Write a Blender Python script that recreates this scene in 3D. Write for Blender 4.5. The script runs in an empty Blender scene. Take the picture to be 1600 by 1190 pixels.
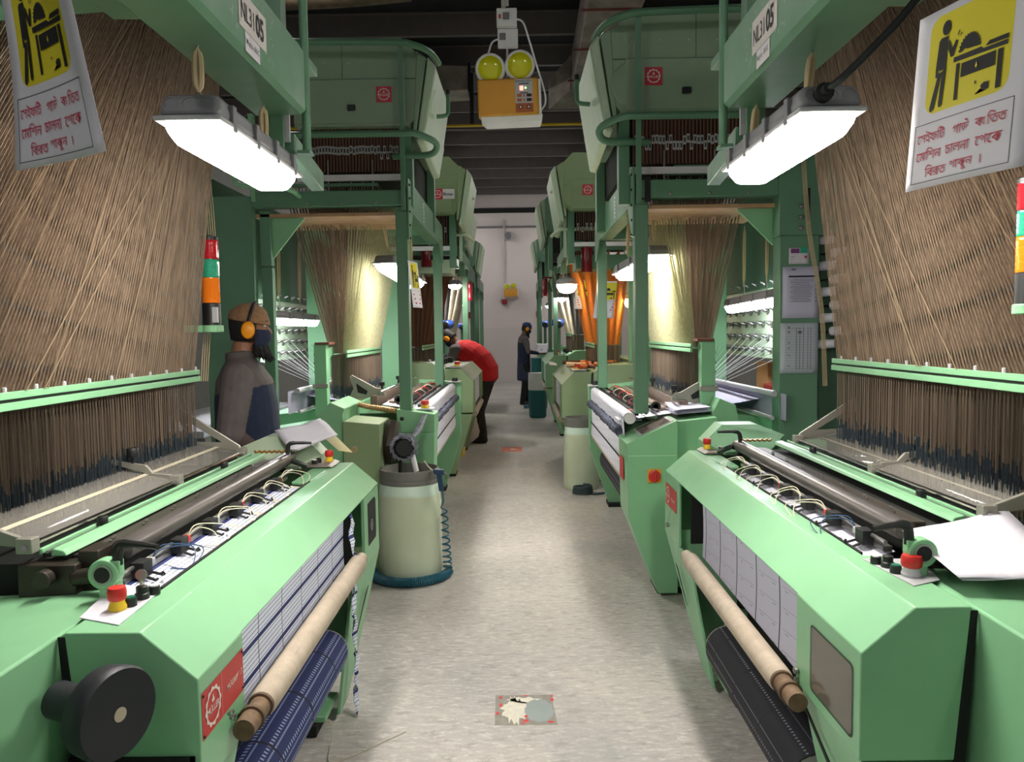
import bpy, bmesh, math, random
from mathutils import Matrix, Vector, Euler
R = math.radians
C = bpy.context.scene.collection
SC = bpy.context.scene
random.seed(7)

# ---------------------------------------------------------------- camera, world, exposure
cam_d = bpy.data.cameras.new('camera')
cam = bpy.data.objects.new('camera', cam_d)
C.objects.link(cam)
F_PX = 1200.0
cam_d.sensor_fit = 'HORIZONTAL'
cam_d.sensor_width = 36.0
cam_d.lens = 36.0 * F_PX / 1600.0
cam_d.clip_start = 0.05
cam_d.clip_end = 80
_M = ((0.9998873877747794, -0.012998536041072133, -0.007499988647800659),
      (0.00665283713341279, -0.0640335574090981, 0.9979255700119184),
      (-0.013451822441753898, -0.9978630875958509, -0.06393986930445542))
m4 = Matrix.Identity(4)
for i in range(3):
    m4[i][0] = _M[i][0]
    m4[i][1] = -_M[i][1]
    m4[i][2] = -_M[i][2]
m4.translation = Vector((0, 0, 1.5))
cam.matrix_world = m4
SC.camera = cam
SC.view_settings.view_transform = 'Standard'
SC.view_settings.look = 'None'
SC.view_settings.gamma = 1
SC.view_settings.use_curve_mapping = False
SC.view_settings.exposure = 0.35
W = bpy.data.worlds.new('world')
SC.world = W
W.use_nodes = True
W.node_tree.nodes['Background'].inputs[0].default_value = (1.0, 0.96, 0.96, 1)
W.node_tree.nodes['Background'].inputs[1].default_value = 0.25
LAMP_E = 76.0          # strength of the waterproof lamps' covers
CEIL_E = 60.0          # strength of the tubes under the ceiling

# ---------------------------------------------------------------- materials
def lin(c):
    return tuple(((v / 255.0) / 12.92 if v / 255.0 <= 0.04045 else ((v / 255.0 + 0.055) / 1.055) ** 2.4) for v in c)

class NT:
    """small helper around one material's node tree"""
    def __init__(self, name):
        self.m = bpy.data.materials.new(name)
        self.m.use_nodes = True
        self.t = self.m.node_tree
        self.b = self.t.nodes['Principled BSDF']
    def n(self, typ, **kw):
        nd = self.t.nodes.new(typ)
        for k, v in kw.items():
            setattr(nd, k, v)
        return nd
    def l(self, a, b):
        self.t.links.new(a, b)
    def val(self, sock, v):
        if hasattr(v, 'is_linked') or hasattr(v, 'links'):
            self.l(v, sock)
        elif isinstance(v, (tuple, list)):
            sock.default_value = (*v, 1) if len(v) == 3 and sock.type == 'RGBA' else v
        else:
            sock.default_value = v
    def math(self, op, a, b=0.0, c=0.0):
        nd = self.n('ShaderNodeMath', operation=op)
        for i, v in enumerate((a, b, c)):
            self.val(nd.inputs[i], v)
        return nd.outputs[0]
    def mix(self, f, a, b):
        nd = self.n('ShaderNodeMix', data_type='RGBA')
        self.val(nd.inputs[0], f)
        self.val(nd.inputs[6], a)
        self.val(nd.inputs[7], b)
        return nd.outputs[2]
    def noise(self, vec, scale, detail=3.0, rough=0.55):
        nd = self.n('ShaderNodeTexNoise')
        if vec is not None:
            self.l(vec, nd.inputs['Vector'])
        nd.inputs['Scale'].default_value = scale
        nd.inputs['Detail'].default_value = detail
        nd.inputs['Roughness'].default_value = rough
        return nd.outputs['Fac']
    def ramp(self, f, lo, hi):
        nd = self.n('ShaderNodeMapRange')
        nd.clamp = True
        self.val(nd.inputs[0], f)
        nd.inputs[1].default_value = lo
        nd.inputs[2].default_value = hi
        return nd.outputs[0]
    def obj(self, scale=(1, 1, 1)):
        tc = self.n('ShaderNodeTexCoord')
        mp = self.n('ShaderNodeMapping')
        self.l(tc.outputs['Object'], mp.inputs[0])
        mp.inputs['Scale'].default_value = scale
        return mp.outputs[0]
    def uv(self):
        tc = self.n('ShaderNodeTexCoord')
        s = self.n('ShaderNodeSeparateXYZ')
        self.l(tc.outputs['UV'], s.inputs[0])
        return s.outputs[0], s.outputs[1], tc.outputs['UV']
    def col(self, v):
        self.val(self.b.inputs['Base Color'], v)
    def bump(self, h, strength=0.2, dist=0.01):
        nd = self.n('ShaderNodeBump')
        nd.inputs['Strength'].default_value = strength
        nd.inputs['Distance'].default_value = dist
        self.l(h, nd.inputs['Height'])
        self.l(nd.outputs[0], self.b.inputs['Normal'])

MATS = {}
def mat(name, c, rough=0.5, metal=0.0, var=0.06, scale=7.0, emit=0.0, spec=0.5, alpha=1.0, trans=0.0):
    if name in MATS:
        return MATS[name]
    t = NT(name)
    c = lin(c)
    if var:
        f = t.ramp(t.noise(t.obj(), scale, 4), 0.3, 0.7)
        t.col(t.mix(f, tuple(v * (1 - var) for v in c), tuple(min(1, v * (1 + var)) for v in c)))
    else:
        t.col(c)
    t.b.inputs['Roughness'].default_value = rough
    t.b.inputs['Metallic'].default_value = metal
    t.b.inputs['Specular IOR Level'].default_value = spec
    if emit:
        t.val(t.b.inputs['Emission Color'], c)
        t.b.inputs['Emission Strength'].default_value = emit
    if trans:
        t.b.inputs['Transmission Weight'].default_value = trans
    if alpha < 1:
        t.b.inputs['Alpha'].default_value = alpha
    MATS[name] = t.m
    return t.m

def paint(name, c, rough=0.38, dirt=0.25):
    """machine enamel: a little uneven, with grime spots and scuffs of their own shape"""
    t = NT(name)
    c = lin(c)
    v = t.obj()
    f = t.ramp(t.noise(v, 3.0, 4), 0.3, 0.7)
    a = t.mix(f, tuple(x * 0.93 for x in c), tuple(min(1, x * 1.06) for x in c))
    g = t.ramp(t.noise(v, 22.0, 5, 0.7), 0.66, 0.80)
    g = t.math('MULTIPLY', g, dirt)
    t.col(t.mix(g, a, (0.09, 0.085, 0.06)))
    r = t.ramp(t.noise(v, 9.0, 3), 0.2, 0.8)
    t.l(t.math('MULTIPLY_ADD', r, 0.15, rough - 0.07), t.b.inputs['Roughness'])
    MATS[name] = t.m
    return t.m

G = paint('machine_green', (132, 186, 142), 0.36, 0.12)
GD = paint('frame_green', (92, 134, 106), 0.42, 0.2)
GJ = paint('head_green', (142, 164, 138), 0.45, 0.15)
GO = paint('olive_green', (136, 156, 116), 0.42, 0.25)
GP = paint('pale_green', (186, 206, 178), 0.42, 0.1)
BLK = mat('black_plastic', (22, 23, 25), 0.45)
RUB = mat('black_rubber', (16, 16, 17), 0.7)
DRK = mat('dark_interior', (26, 30, 28), 0.8)
STL = mat('steel', (150, 148, 145), 0.32, 0.85)
ALU = mat('cast_aluminium', (150, 148, 138), 0.48, 0.45)
GUN = mat('gunmetal_roller', (92, 86, 84), 0.36, 0.55)
CHR = mat('chrome', (200, 200, 205), 0.15, 1.0)
GREY = mat('grey_plastic', (120, 120, 124), 0.45)
LGREY = mat('light_grey_plastic', (176, 176, 180), 0.45)
WHT = mat('white_plastic', (226, 224, 226), 0.4)
PAPER = mat('paper', (206, 204, 214), 0.75, var=0.02)
RED = mat('red_plastic', (196, 42, 38), 0.35)
YEL = mat('yellow_plastic', (226, 190, 40), 0.45)
GRN = mat('green_button', (24, 110, 84), 0.35)
WOOD = mat('plywood', (176, 138, 104), 0.65, var=0.15, scale=12)
LOGO = mat('logo_red', (190, 58, 56), 0.5)
LOGOB = mat('sticker_red', (200, 40, 62), 0.45)
LWHT = mat('logo_white', (226, 216, 208), 0.5, var=0)
INK = mat('black_ink', (24, 24, 27), 0.6, var=0)
INKG = mat('grey_ink', (96, 96, 106), 0.6, var=0)
INKR = mat('red_ink', (190, 34, 62), 0.6, var=0)
SIGNY = mat('sign_yellow', (222, 208, 44), 0.5, var=0.02)
ORANGE = mat('orange_plastic', (250, 158, 22), 0.38)
NAVY = mat('navy_fabric', (34, 42, 66), 0.9)
def m_cord(name, c, lo=0.72, hi=1.22):
    t = NT(name)
    c = lin(c)
    f = t.ramp(t.noise(t.obj((24, 70, 0.5)), 1.6, 2, 0.6), 0.36, 0.64)
    t.col(t.mix(f, tuple(v * lo for v in c), tuple(min(1, v * hi) for v in c)))
    t.b.inputs['Roughness'].default_value = 0.7
    return t.m
CORD = m_cord('harness_cord', (140, 121, 102))
CORDL = m_cord('lower_cord', (108, 94, 80), .65, 1.25)
HEDD = mat('heddle_blue', (50, 60, 68), 0.6, var=0.3, scale=60)
THRD = mat('warp_thread', (150, 142, 122), 0.7, var=0.3, scale=60)
STRAP = mat('cotton_strap', (188, 170, 134), 0.8)
TEAL = mat('teal_hose', (34, 92, 112), 0.38)
BLUE = mat('blue_plastic', (28, 72, 160), 0.4)
TEALBIN = mat('teal_bin', (30, 96, 98), 0.5)
WIRE = mat('cream_wire', (214, 206, 180), 0.5)
PVC = mat('pvc_pipe', (196, 192, 190), 0.45)

def m_emit(name, c, s):
    t = NT(name)
    t.col((0.8, 0.8, 0.8))
    t.val(t.b.inputs['Emission Color'], c)
    t.b.inputs['Emission Strength'].default_value = s
    MATS[name] = t.m
    return t.m
GLOW = m_emit('lamp_cover_warm_white', (1.0, 0.94, 0.86), LAMP_E)
GLOWC = m_emit('lamp_cover_cool_white', (0.92, 0.94, 1.0), LAMP_E * 0.55)
GLOWO = m_emit('lamp_cover_amber_white', (1.0, 0.74, 0.42), LAMP_E * 0.45)
TUBE = m_emit('ceiling_tube', (1.0, 0.97, 0.93), CEIL_E)
LEDR = m_emit('led_red', (1.0, 0.12, 0.08), 4)
LEDG = m_emit('led_green', (0.3, 1.0, 0.2), 3)

def glassy(name, c, alpha, rough=0.08):
    t = NT(name)
    t.col(lin(c))
    t.b.inputs['Roughness'].default_value = rough
    t.b.inputs['Alpha'].default_value = alpha
    MATS[name] = t.m
    return t.m
ACRYL = glassy('acrylic_sheet', (190, 186, 178), 0.30)
SMOKE = glassy('smoked_window', (110, 100, 92), 0.82, 0.12)
POLY = glassy('plastic_sleeve', (220, 220, 240), 0.25, 0.2)
LENSY = mat('yellow_lens', (206, 205, 30), 0.12)
BAGM = glassy('plastic_bag', (214, 200, 186), 0.75, 0.4)

def m_drum():
    t = NT('milky_drum_plastic')
    v = t.obj()
    f = t.ramp(t.noise(v, 2.2, 4), 0.40, 0.62)
    z = t.n('ShaderNodeSeparateXYZ')
    t.l(v, z.inputs[0])
    lvl = t.math('ADD', z.outputs[2], t.math('MULTIPLY', t.noise(v, 5, 3), 0.05))
    st = t.ramp(lvl, 0.54, 0.56)
    a = t.mix(f, lin((194, 204, 176)), lin((206, 216, 192)))
    t.col(t.mix(st, a, lin((206, 228, 212))))
    t.b.inputs['Roughness'].default_value = 0.4
    t.b.inputs['Subsurface Weight'].default_value = 0.0
    return t.m
DRUM = m_drum()

def m_cloth_stripe():
    """white label cloth woven with navy bands and rows of fine dotted writing; black slits between the tapes"""
    t = NT('striped_label_cloth')
    u, v, uv = t.uv()               # u metres across (along the loom), v metres along the warp
    k = t.math('FRACT', t.math('DIVIDE', v, 0.078))
    band = t.math('LESS_THAN', k, 0.16)
    k2 = t.math('FRACT', t.math('MULTIPLY', k, 6.0))
    dots = t.math('MULTIPLY', t.math('LESS_THAN', t.math('ABSOLUTE', t.math('SUBTRACT', k2, 0.5)), 0.14),
                  t.math('GREATER_THAN', t.math('FRACT', t.math('DIVIDE', u, 0.0078)), 0.40))
    fine = t.math('LESS_THAN', t.math('FRACT', t.math('MULTIPLY', k, 12.0)), 0.14)
    base = t.mix(t.math('MULTIPLY', fine, 0.35), lin((224, 230, 248)), lin((60, 66, 100)))
    base = t.mix(dots, base, lin((46, 50, 80)))
    base = t.mix(band, base, lin((36, 46, 104)))
    slit = t.math('LESS_THAN', t.math('FRACT', t.math('DIVIDE', u, 0.196)), 0.022)
    t.col(t.mix(slit, base, (0.01, 0.01, 0.015)))
    t.b.inputs['Roughness'].default_value = 0.75
    return t.m
def m_cloth_label(name, ground, ink, pw, slitw=0.016):
    """plain label cloth with small stitched marks on the diagonal; dark slits between the tapes"""
    t = NT(name)
    u, v, uv = t.uv()
    a = t.math('ADD', v, t.math('MULTIPLY', u, -0.10))
    row = t.math('FRACT', t.math('DIVIDE', a, 0.062))
    r1 = t.math('LESS_THAN', t.math('ABSOLUTE', t.math('SUBTRACT', row, 0.35)), 0.012)
    r2 = t.math('LESS_THAN', t.math('ABSOLUTE', t.math('SUBTRACT', row, 0.50)), 0.02)
    cu = t.math('FRACT', t.math('DIVIDE', u, pw))
    g1 = t.math('MULTIPLY', t.math('GREATER_THAN', cu, 0.12), t.math('LESS_THAN', cu, 0.9))
    g2 = t.math('MULTIPLY', t.math('LESS_THAN', t.math('ABSOLUTE', t.math('SUBTRACT', t.math('FRACT', t.math('MULTIPLY', cu, 2.0)), 0.5)), 0.13), 1.0)
    dash = t.math('GREATER_THAN', t.math('FRACT', t.math('DIVIDE', u, 0.006)), 0.3)
    k = t.math('MAXIMUM', t.math('MULTIPLY', r1, t.math('MULTIPLY', g1, dash)), t.math('MULTIPLY', r2, t.math('MULTIPLY', g2, dash)))
    base = t.mix(t.math('MULTIPLY', k, 0.8), lin(ground), lin(ink))
    slit = t.math('LESS_THAN', cu, slitw / pw * 0.22)
    t.col(t.mix(slit, base, (0.008, 0.008, 0.01)))
    t.b.inputs['Roughness'].default_value = 0.8
    return t.m
def m_roll(name, ground, ink, seam, pitch=.052, fat=1.0):
    t = NT(name)
    u, v, uv = t.uv()               # u along the roll, v around
    row = t.math('FRACT', t.math('DIVIDE', v, pitch))
    r1 = t.math('LESS_THAN', t.math('ABSOLUTE', t.math('SUBTRACT', row, 0.3)), 0.05 * fat)
    r2 = t.math('LESS_THAN', t.math('ABSOLUTE', t.math('SUBTRACT', row, 0.62)), 0.11 * fat)
    d = t.math('GREATER_THAN', t.math('FRACT', t.math('DIVIDE', u, 0.009)), 0.35)
    d2 = t.math('GREATER_THAN', t.math('FRACT', t.math('DIVIDE', u, 0.016)), 0.6)
    k = t.math('MAXIMUM', t.math('MULTIPLY', r1, d), t.math('MULTIPLY', r2, d2))
    base = t.mix(t.math('MULTIPLY', k, 0.75), lin(ground), lin(ink))
    s = t.math('LESS_THAN', t.math('FRACT', t.math('DIVIDE', u, seam)), 0.03)
    t.col(t.mix(s, base, (0.006, 0.006, 0.01)))
    t.b.inputs['Roughness'].default_value = 0.75
    return t.m
CL_S = m_cloth_stripe()
CL_L = m_cloth_label('grey_label_cloth', (184, 184, 202), (44, 44, 56), 0.215, .036)
CL_2 = m_cloth_label('white_tape_cloth', (222, 222, 236), (60, 60, 80), 0.105, .02)
CL_W = m_cloth_label('white_label_cloth', (216, 216, 230), (60, 60, 80), 0.16)
RL_B = m_roll('navy_rolled_cloth', (30, 42, 92), (170, 184, 222), 0.30)
RL_K = m_roll('black_rolled_cloth', (26, 27, 36), (150, 152, 166), 0.26, .105, .3)

def m_roller_paper():
    t = NT('paper_wrapped_roller')
    v = t.obj()
    f = t.ramp(t.noise(v, 14, 5, 0.7), 0.35, 0.75)
    g = t.ramp(t.noise(t.obj((60, 4, 60)), 3, 4, 0.7), 0.62, 0.72)
    a = t.mix(f, lin((184, 170, 152)), lin((158, 144, 126)))
    t.col(t.mix(t.math('MULTIPLY', g, 0.55), a, lin((92, 80, 66))))
    t.b.inputs['Roughness'].default_value = 0.6
    return t.m
KRAFT = m_roller_paper()

def m_floor():
    t = NT('worn_concrete')
    v = t.obj()
    big = t.ramp(t.noise(v, 0.9, 5, 0.6), 0.35, 0.68)
    a = t.mix(big, lin((176, 172, 168)), lin((204, 198, 192)))
    st = t.ramp(t.noise(t.obj((5, 11, 1)), 2.2, 6, 0.72), 0.50, 0.72)
    a = t.mix(t.math('MULTIPLY', st, 0.6), a, lin((118, 112, 106)))
    st2 = t.ramp(t.noise(t.obj((9, 26, 1)), 2.0, 5, 0.75), 0.50, 0.64)
    a = t.mix(t.math('MULTIPLY', st2, 0.75), a, lin((226, 222, 212)))
    sp = t.ramp(t.noise(v, 26, 4, 0.7), 0.66, 0.74)
    a = t.mix(t.math('MULTIPLY', sp, 0.75), a, lin((84, 78, 74)))
    ch = t.ramp(t.noise(v, 2.4, 6, 0.75), 0.67, 0.71)
    a = t.mix(t.math('MULTIPLY', ch, 0.75), a, lin((128, 122, 116)))
    gr = t.ramp(t.noise(v, 0.55, 3, 0.5), 0.55, 0.62)
    a = t.mix(t.math('MULTIPLY', gr, 0.35), a, lin((138, 146, 146)))
    t.col(a)
    t.l(t.ramp(t.noise(v, 3, 4), -0.6, 1.6), t.b.inputs['Roughness'])
    t.bump(t.noise(v, 30, 4), 0.12, 0.004)
    return t.m
FLOORM = m_floor()
def m_wall():
    t = NT('painted_wall')
    v = t.obj()
    s = t.n('ShaderNodeSeparateXYZ')
    t.l(v, s.inputs[0])
    low = t.math('LESS_THAN', s.outputs[2], 1.62)
    f = t.ramp(t.noise(v, 0.7, 4), 0.3, 0.7)
    a = t.mix(f, lin((222, 211, 209)), lin((230, 220, 217)))
    b = t.mix(f, lin((214, 205, 202)), lin((222, 214, 210)))
    t.col(t.mix(low, a, b))
    t.b.inputs['Roughness'].default_value = 0.7
    return t.m
WALLM = m_wall()
CEILM = mat('dark_deck', (30, 30, 33), 0.85, var=0.2, scale=3)
PURM = mat('purlin_steel', (112, 104, 102), 0.7)
DUCTM = mat('duct_foil', (150, 138, 130), 0.55, 0.25, var=0.35, scale=5)

# ---------------------------------------------------------------- mesh builder
class MB:
    def __init__(self, M=None):
        self.v = []
        self.f = []
        self.mi = []
        self.uv = []
        self.M = M
        self.hasuv = False
    def add(self, vs, fs, mi=0, uv=None):
        k = len(self.v)
        M = self.M
        for i, p in enumerate(vs):
            p = Vector(p)
            self.v.append(M @ p if M is not None else p)
            self.uv.append(uv[i] if uv else (0, 0))
        if uv:
            self.hasuv = True
        for f in fs:
            self.f.append([a + k for a in f])
            self.mi.append(mi)
        return self
    def box(self, x0, x1, y0, y1, z0, z1, mi=0):
        return self.add([(x0, y0, z0), (x1, y0, z0), (x1, y1, z0), (x0, y1, z0), (x0, y0, z1), (x1, y0, z1), (x1, y1, z1), (x0, y1, z1)],
                        [(0, 3, 2, 1), (4, 5, 6, 7), (0, 1, 5, 4), (1, 2, 6, 5), (2, 3, 7, 6), (3, 0, 4, 7)], mi)
    def hexa(self, p, mi=0):
        return self.add(p, [(0, 3, 2, 1), (4, 5, 6, 7), (0, 1, 5, 4), (1, 2, 6, 5), (2, 3, 7, 6), (3, 0, 4, 7)], mi)
    def poly(self, p, mi=0):
        return self.add(p, [tuple(range(len(p)))], mi)
    def prism(self, p, vec, mi=0):
        n = len(p)
        vec = Vector(vec)
        vs = [Vector(a) for a in p] + [Vector(a) + vec for a in p]
        fs = [tuple(range(n)), tuple(range(2 * n - 1, n - 1, -1))]
        fs += [(i, (i + 1) % n, n + (i + 1) % n, n + i) for i in range(n)]
        return self.add(vs, fs, mi)
    def uzprism(self, p, y0, y1, mi=0):      # polygon given as (x, z), extruded along y
        return self.prism([(a, y0, b) for a, b in p], (0, y1 - y0, 0), mi)
    def yzprism(self, p, x0, x1, mi=0):
        return self.prism([(x0, a, b) for a, b in p], (x1 - x0, 0, 0), mi)
    def ring(self, c, ax, r, n, ph=0.0, up=None):
        ax = Vector(ax).normalized()
        t = Vector(up) if up is not None else (Vector((0, 0, 1)) if abs(ax.z) < 0.9 else Vector((1, 0, 0)))
        a = ax.cross(t).normalized()
        b = ax.cross(a).normalized()
        rr = r if isinstance(r, (tuple, list)) else (r, r)
        return [Vector(c) + a * (math.cos(ph + 2 * math.pi * i / n) * rr[0]) + b * (math.sin(ph + 2 * math.pi * i / n) * rr[1]) for i in range(n)]
    def cyl(self, p0, p1, r0, r1=None, n=14, mi=0, caps=True, uvlen=False):
        r1 = r0 if r1 is None else r1
        ax = Vector(p1) - Vector(p0)
        a = self.ring(p0, ax, r0, n)
        b = self.ring(p1, ax, r1, n)
        fs = [(i, (i + 1) % n, n + (i + 1) % n, n + i) for i in range(n)]
        if caps:
            fs += [tuple(range(n - 1, -1, -1)), tuple(range(n, 2 * n))]
        return self.add(a + b, fs, mi)
    def tube(self, pts, r, n=8, mi=0, smooth=0, closed=False):
        pts = [Vector(p) for p in pts]
        if smooth:
            pts = spline(pts, smooth)
        rs = r if isinstance(r, (list, tuple)) else None
        k = len(pts)
        vs = []
        up = None
        for i, p in enumerate(pts):
            d = (pts[min(k - 1, i + 1)] - pts[max(0, i - 1)])
            if d.length < 1e-9:
                d = Vector((0, 0, 1))
            d.normalize()
            if up is None:
                up = Vector((0, 0, 1)) if abs(d.z) < 0.9 else Vector((1, 0, 0))
            a = d.cross(up)
            if a.length < 1e-6:
                a = d.cross(Vector((0.3, 1, 0.2)))
            a.normalize()
            up = a.cross(d).normalized()
            q = rs[min(len(rs) - 1, int(round(i * (len(rs) - 1) / max(1, k - 1))))] if rs else r
            vs += [p + a * (math.cos(2 * math.pi * j / n) * q) + up * (math.sin(2 * math.pi * j / n) * q) for j in range(n)]
        fs = [(i * n + j, i * n + (j + 1) % n, (i + 1) * n + (j + 1) % n, (i + 1) * n + j) for i in range(k - 1) for j in range(n)]
        if n > 2:
            fs += [tuple(range(n - 1, -1, -1)), tuple(range((k - 1) * n, k * n))]
        return self.add(vs, fs, mi)
    def lathe(self, prof, c, ax=(0, 0, 1), n=20, mi=0):    # prof: (radius, distance along the axis)
        ax = Vector(ax).normalized()
        vs = []
        for r, h in prof:
            vs += self.ring(Vector(c) + ax * h, ax, max(r, 1e-4), n)
        k = len(prof)
        fs = [(i * n + j, i * n + (j + 1) % n, (i + 1) * n + (j + 1) % n, (i + 1) * n + j) for i in range(k - 1) for j in range(n)]
        fs += [tuple(range(n - 1, -1, -1)), tuple(range((k - 1) * n, k * n))]
        return self.add(vs, fs, mi)
    def sph(self, c, r, n=14, mi=0, rot=None):
        rr = (r, r, r) if isinstance(r, (int, float)) else tuple(r)
        vs = []
        m = n // 2
        for i in range(m + 1):
            th = math.pi * i / m
            for j in range(n):
                ph = 2 * math.pi * j / n
                p = Vector((math.sin(th) * math.cos(ph) * rr[0], math.sin(th) * math.sin(ph) * rr[1], math.cos(th) * rr[2]))
                if rot is not None:
                    p = rot @ p
                vs.append(Vector(c) + p)
        fs = [(i * n + j, i * n + (j + 1) % n, (i + 1) * n + (j + 1) % n, (i + 1) * n + j) for i in range(m) for j in range(n)]
        return self.add(vs, fs, mi)
    def grid(self, fn, nu, nv, mi=0, uvf=None):
        vs = []
        uv = []
        for i in range(nu + 1):
            for j in range(nv + 1):
                a, b = i / nu, j / nv
                vs.append(fn(a, b))
                uv.append(uvf(a, b) if uvf else (a, b))
        fs = [(i * (nv + 1) + j, (i + 1) * (nv + 1) + j, (i + 1) * (nv + 1) + j + 1, i * (nv + 1) + j + 1) for i in range(nu) for j in range(nv)]
        return self.add(vs, fs, mi, uv)
    def build(self, name, mats, parent=None, bevel=0.0, ang=35, kind=None, label=None, loc=None, thick=0.0, segs=2):
        org = origin(parent) if parent is not None else Vector(loc or (0, 0, 0))
        me = bpy.data.meshes.new(name)
        me.from_pydata([tuple(p - org) for p in self.v], [], self.f)
        for m in (mats if isinstance(mats, (list, tuple)) else [mats]):
            me.materials.append(m)
        me.polygons.foreach_set('material_index', self.mi)
        if self.hasuv:
            ul = me.uv_layers.new(name='UVMap')
            d = []
            for lp in me.loops:
                d += list(self.uv[lp.vertex_index])
            ul.data.foreach_set('uv', d)
        bm = bmesh.new()
        bm.from_mesh(me)
        bmesh.ops.remove_doubles(bm, verts=bm.verts, dist=1e-6)
        bmesh.ops.recalc_face_normals(bm, faces=bm.faces)
        bm.to_mesh(me)
        bm.free()
        me.polygons.foreach_set('use_smooth', [True] * len(me.polygons))
        me.set_sharp_from_angle(angle=R(ang))
        o = bpy.data.objects.new(name, me)
        C.objects.link(o)
        if parent is not None:
            o.parent = parent
            ORG[o.name] = org
        else:
            o.location = org
            ORG[o.name] = org
        if thick:
            s = o.modifiers.new('thickness', 'SOLIDIFY')
            s.thickness = thick
            s.offset = 0
        if bevel:
            b = o.modifiers.new('bevel', 'BEVEL')
            b.width = bevel
            b.segments = segs
            b.limit_method = 'ANGLE'
            b.angle_limit = R(40)
        if kind:
            o['kind'] = kind
        if label:
            o['label'] = label
        return o

ORG = {}
def origin(o):
    return ORG.get(o.name, Vector((0, 0, 0)))
def spline(p, k):
    out = []
    n = len(p)
    for i in range(n - 1):
        a, b, c, d = p[max(0, i - 1)], p[i], p[i + 1], p[min(n - 1, i + 2)]
        for j in range(k):
            t = j / k
            out.append(0.5 * ((2 * b) + (c - a) * t + (2 * a - 5 * b + 4 * c - d) * t * t + (3 * b - a - 3 * c + d) * t ** 3))
    out.append(p[-1])
    return out
def thing(name, label, cat, loc, group=None):
    o = bpy.data.objects.new(name, None)
    o.empty_display_size = 0.1
    C.objects.link(o)
    o.location = loc
    ORG[o.name] = Vector(loc)
    return tag(o, label, cat, group)
def tag(o, label, cat, group=None, kind=None):
    o['label'] = label
    o['category'] = cat
    if group:
        o['group'] = group
    if kind:
        o['kind'] = kind
    return o
def dup(root, loc, label=None, group=None):
    r = root.copy()
    C.objects.link(r)
    r.location = loc
    ORG[r.name] = Vector(loc)
    if label:
        r['label'] = label
    if group:
        r['group'] = group
    for ch in list(root.children):
        c = ch.copy()
        C.objects.link(c)
        c.parent = r
        for g in ch.children:
            d = g.copy()
            C.objects.link(d)
            d.parent = c
    return r
def MIR(s):
    return Matrix.Scale(s, 4, Vector((1, 0, 0)))

# ---------------------------------------------------------------- lettering
_TXT = {}
def text2d(s, shear=0.0, bold=0.0):
    key = (s, shear, bold)
    if key in _TXT:
        return _TXT[key]
    c = bpy.data.curves.new('lettering', 'FONT')
    c.body = s
    c.size = 1.0
    c.shear = shear
    c.offset = bold
    c.resolution_u = 2
    o = bpy.data.objects.new('lettering', c)
    C.objects.link(o)
    dg = bpy.context.evaluated_depsgraph_get()
    me = o.evaluated_get(dg).to_mesh()
    vs = [(v.co.x, v.co.y) for v in me.vertices]
    fs = [tuple(p.vertices) for p in me.polygons]
    o.evaluated_get(dg).to_mesh_clear()
    bpy.data.objects.remove(o)
    bpy.data.curves.remove(c)
    xs = [v[0] for v in vs] or [0]
    ys = [v[1] for v in vs] or [0]
    r = (vs, fs, (min(xs), max(xs), min(ys), max(ys)))
    _TXT[key] = r
    return r
class Plane:
    """maps 2-d artwork (metres) to a place on a surface"""
    def __init__(self, o, right, up, lift=0.0008, fn=None):
        self.o = Vector(o)
        self.r = Vector(right).normalized()
        self.u = Vector(up).normalized()
        self.n = self.r.cross(self.u).normalized()
        self.lift = lift
        self.fn = fn
    def p(self, a, b, k=1.0):
        if self.fn:
            return self.fn(a, b, self.lift * k)
        return self.o + self.r * a + self.u * b + self.n * (self.lift * k)
    def text(self, mb, s, cx, cy, h=None, w=None, shear=0.0, bold=0.0, mi=0, k=2.0, wmax=None):
        vs, fs, (x0, x1, y0, y1) = text2d(s, shear, bold)
        if not fs:
            return
        sc = (h / (y1 - y0)) if h else (w / (x1 - x0))
        sx = (w / (x1 - x0)) if (w and h) else sc
        mb.add([self.p((x - (x0 + x1) / 2) * sx + cx, (y - (y0 + y1) / 2) * sc + cy, k) for x, y in vs], fs, mi)
    def shape(self, mb, pts, mi=0, k=1.0):
        mb.add([self.p(a, b, k) for a, b in pts], [tuple(range(len(pts)))], mi)
    def rect(self, mb, x0, x1, y0, y1, mi=0, k=1.0, nx=1, ny=1):
        mb.grid(lambda a, b: self.p(x0 + (x1 - x0) * a, y0 + (y1 - y0) * b, k), nx, ny, mi)
    def frame(self, mb, x0, x1, y0, y1, t, mi=0, k=1.0, nx=8, ny=8):
        self.rect(mb, x0, x1, y0, y0 + t, mi, k, nx, 1)
        self.rect(mb, x0, x1, y1 - t, y1, mi, k, nx, 1)
        self.rect(mb, x0, x0 + t, y0 + t, y1 - t, mi, k, 1, ny)
        self.rect(mb, x1 - t, x1, y0 + t, y1 - t, mi, k, 1, ny)
    def disc(self, mb, cx, cy, rx, ry, mi=0, k=1.0, n=20):
        self.shape(mb, [(cx + rx * math.cos(2 * math.pi * i / n), cy + ry * math.sin(2 * math.pi * i / n)) for i in range(n)], mi, k)
    def gear(self, mb, cx, cy, r, mi=0, k=1.0, teeth=12, w=0.12):
        n = teeth * 4
        vs = []
        for i in range(n):
            a = 2 * math.pi * i / n
            ro = r * (1.0 if (i % 4) < 2 else 0.9)
            vs.append(self.p(cx + ro * math.cos(a), cy + ro * math.sin(a), k))
        for i in range(n):
            a = 2 * math.pi * i / n
            ri = r * (0.9 - w)
            vs.append(self.p(cx + ri * math.cos(a), cy + ri * math.sin(a), k))
        mb.add(vs, [(i, (i + 1) % n, n + (i + 1) % n, n + i) for i in range(n)], mi)

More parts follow.
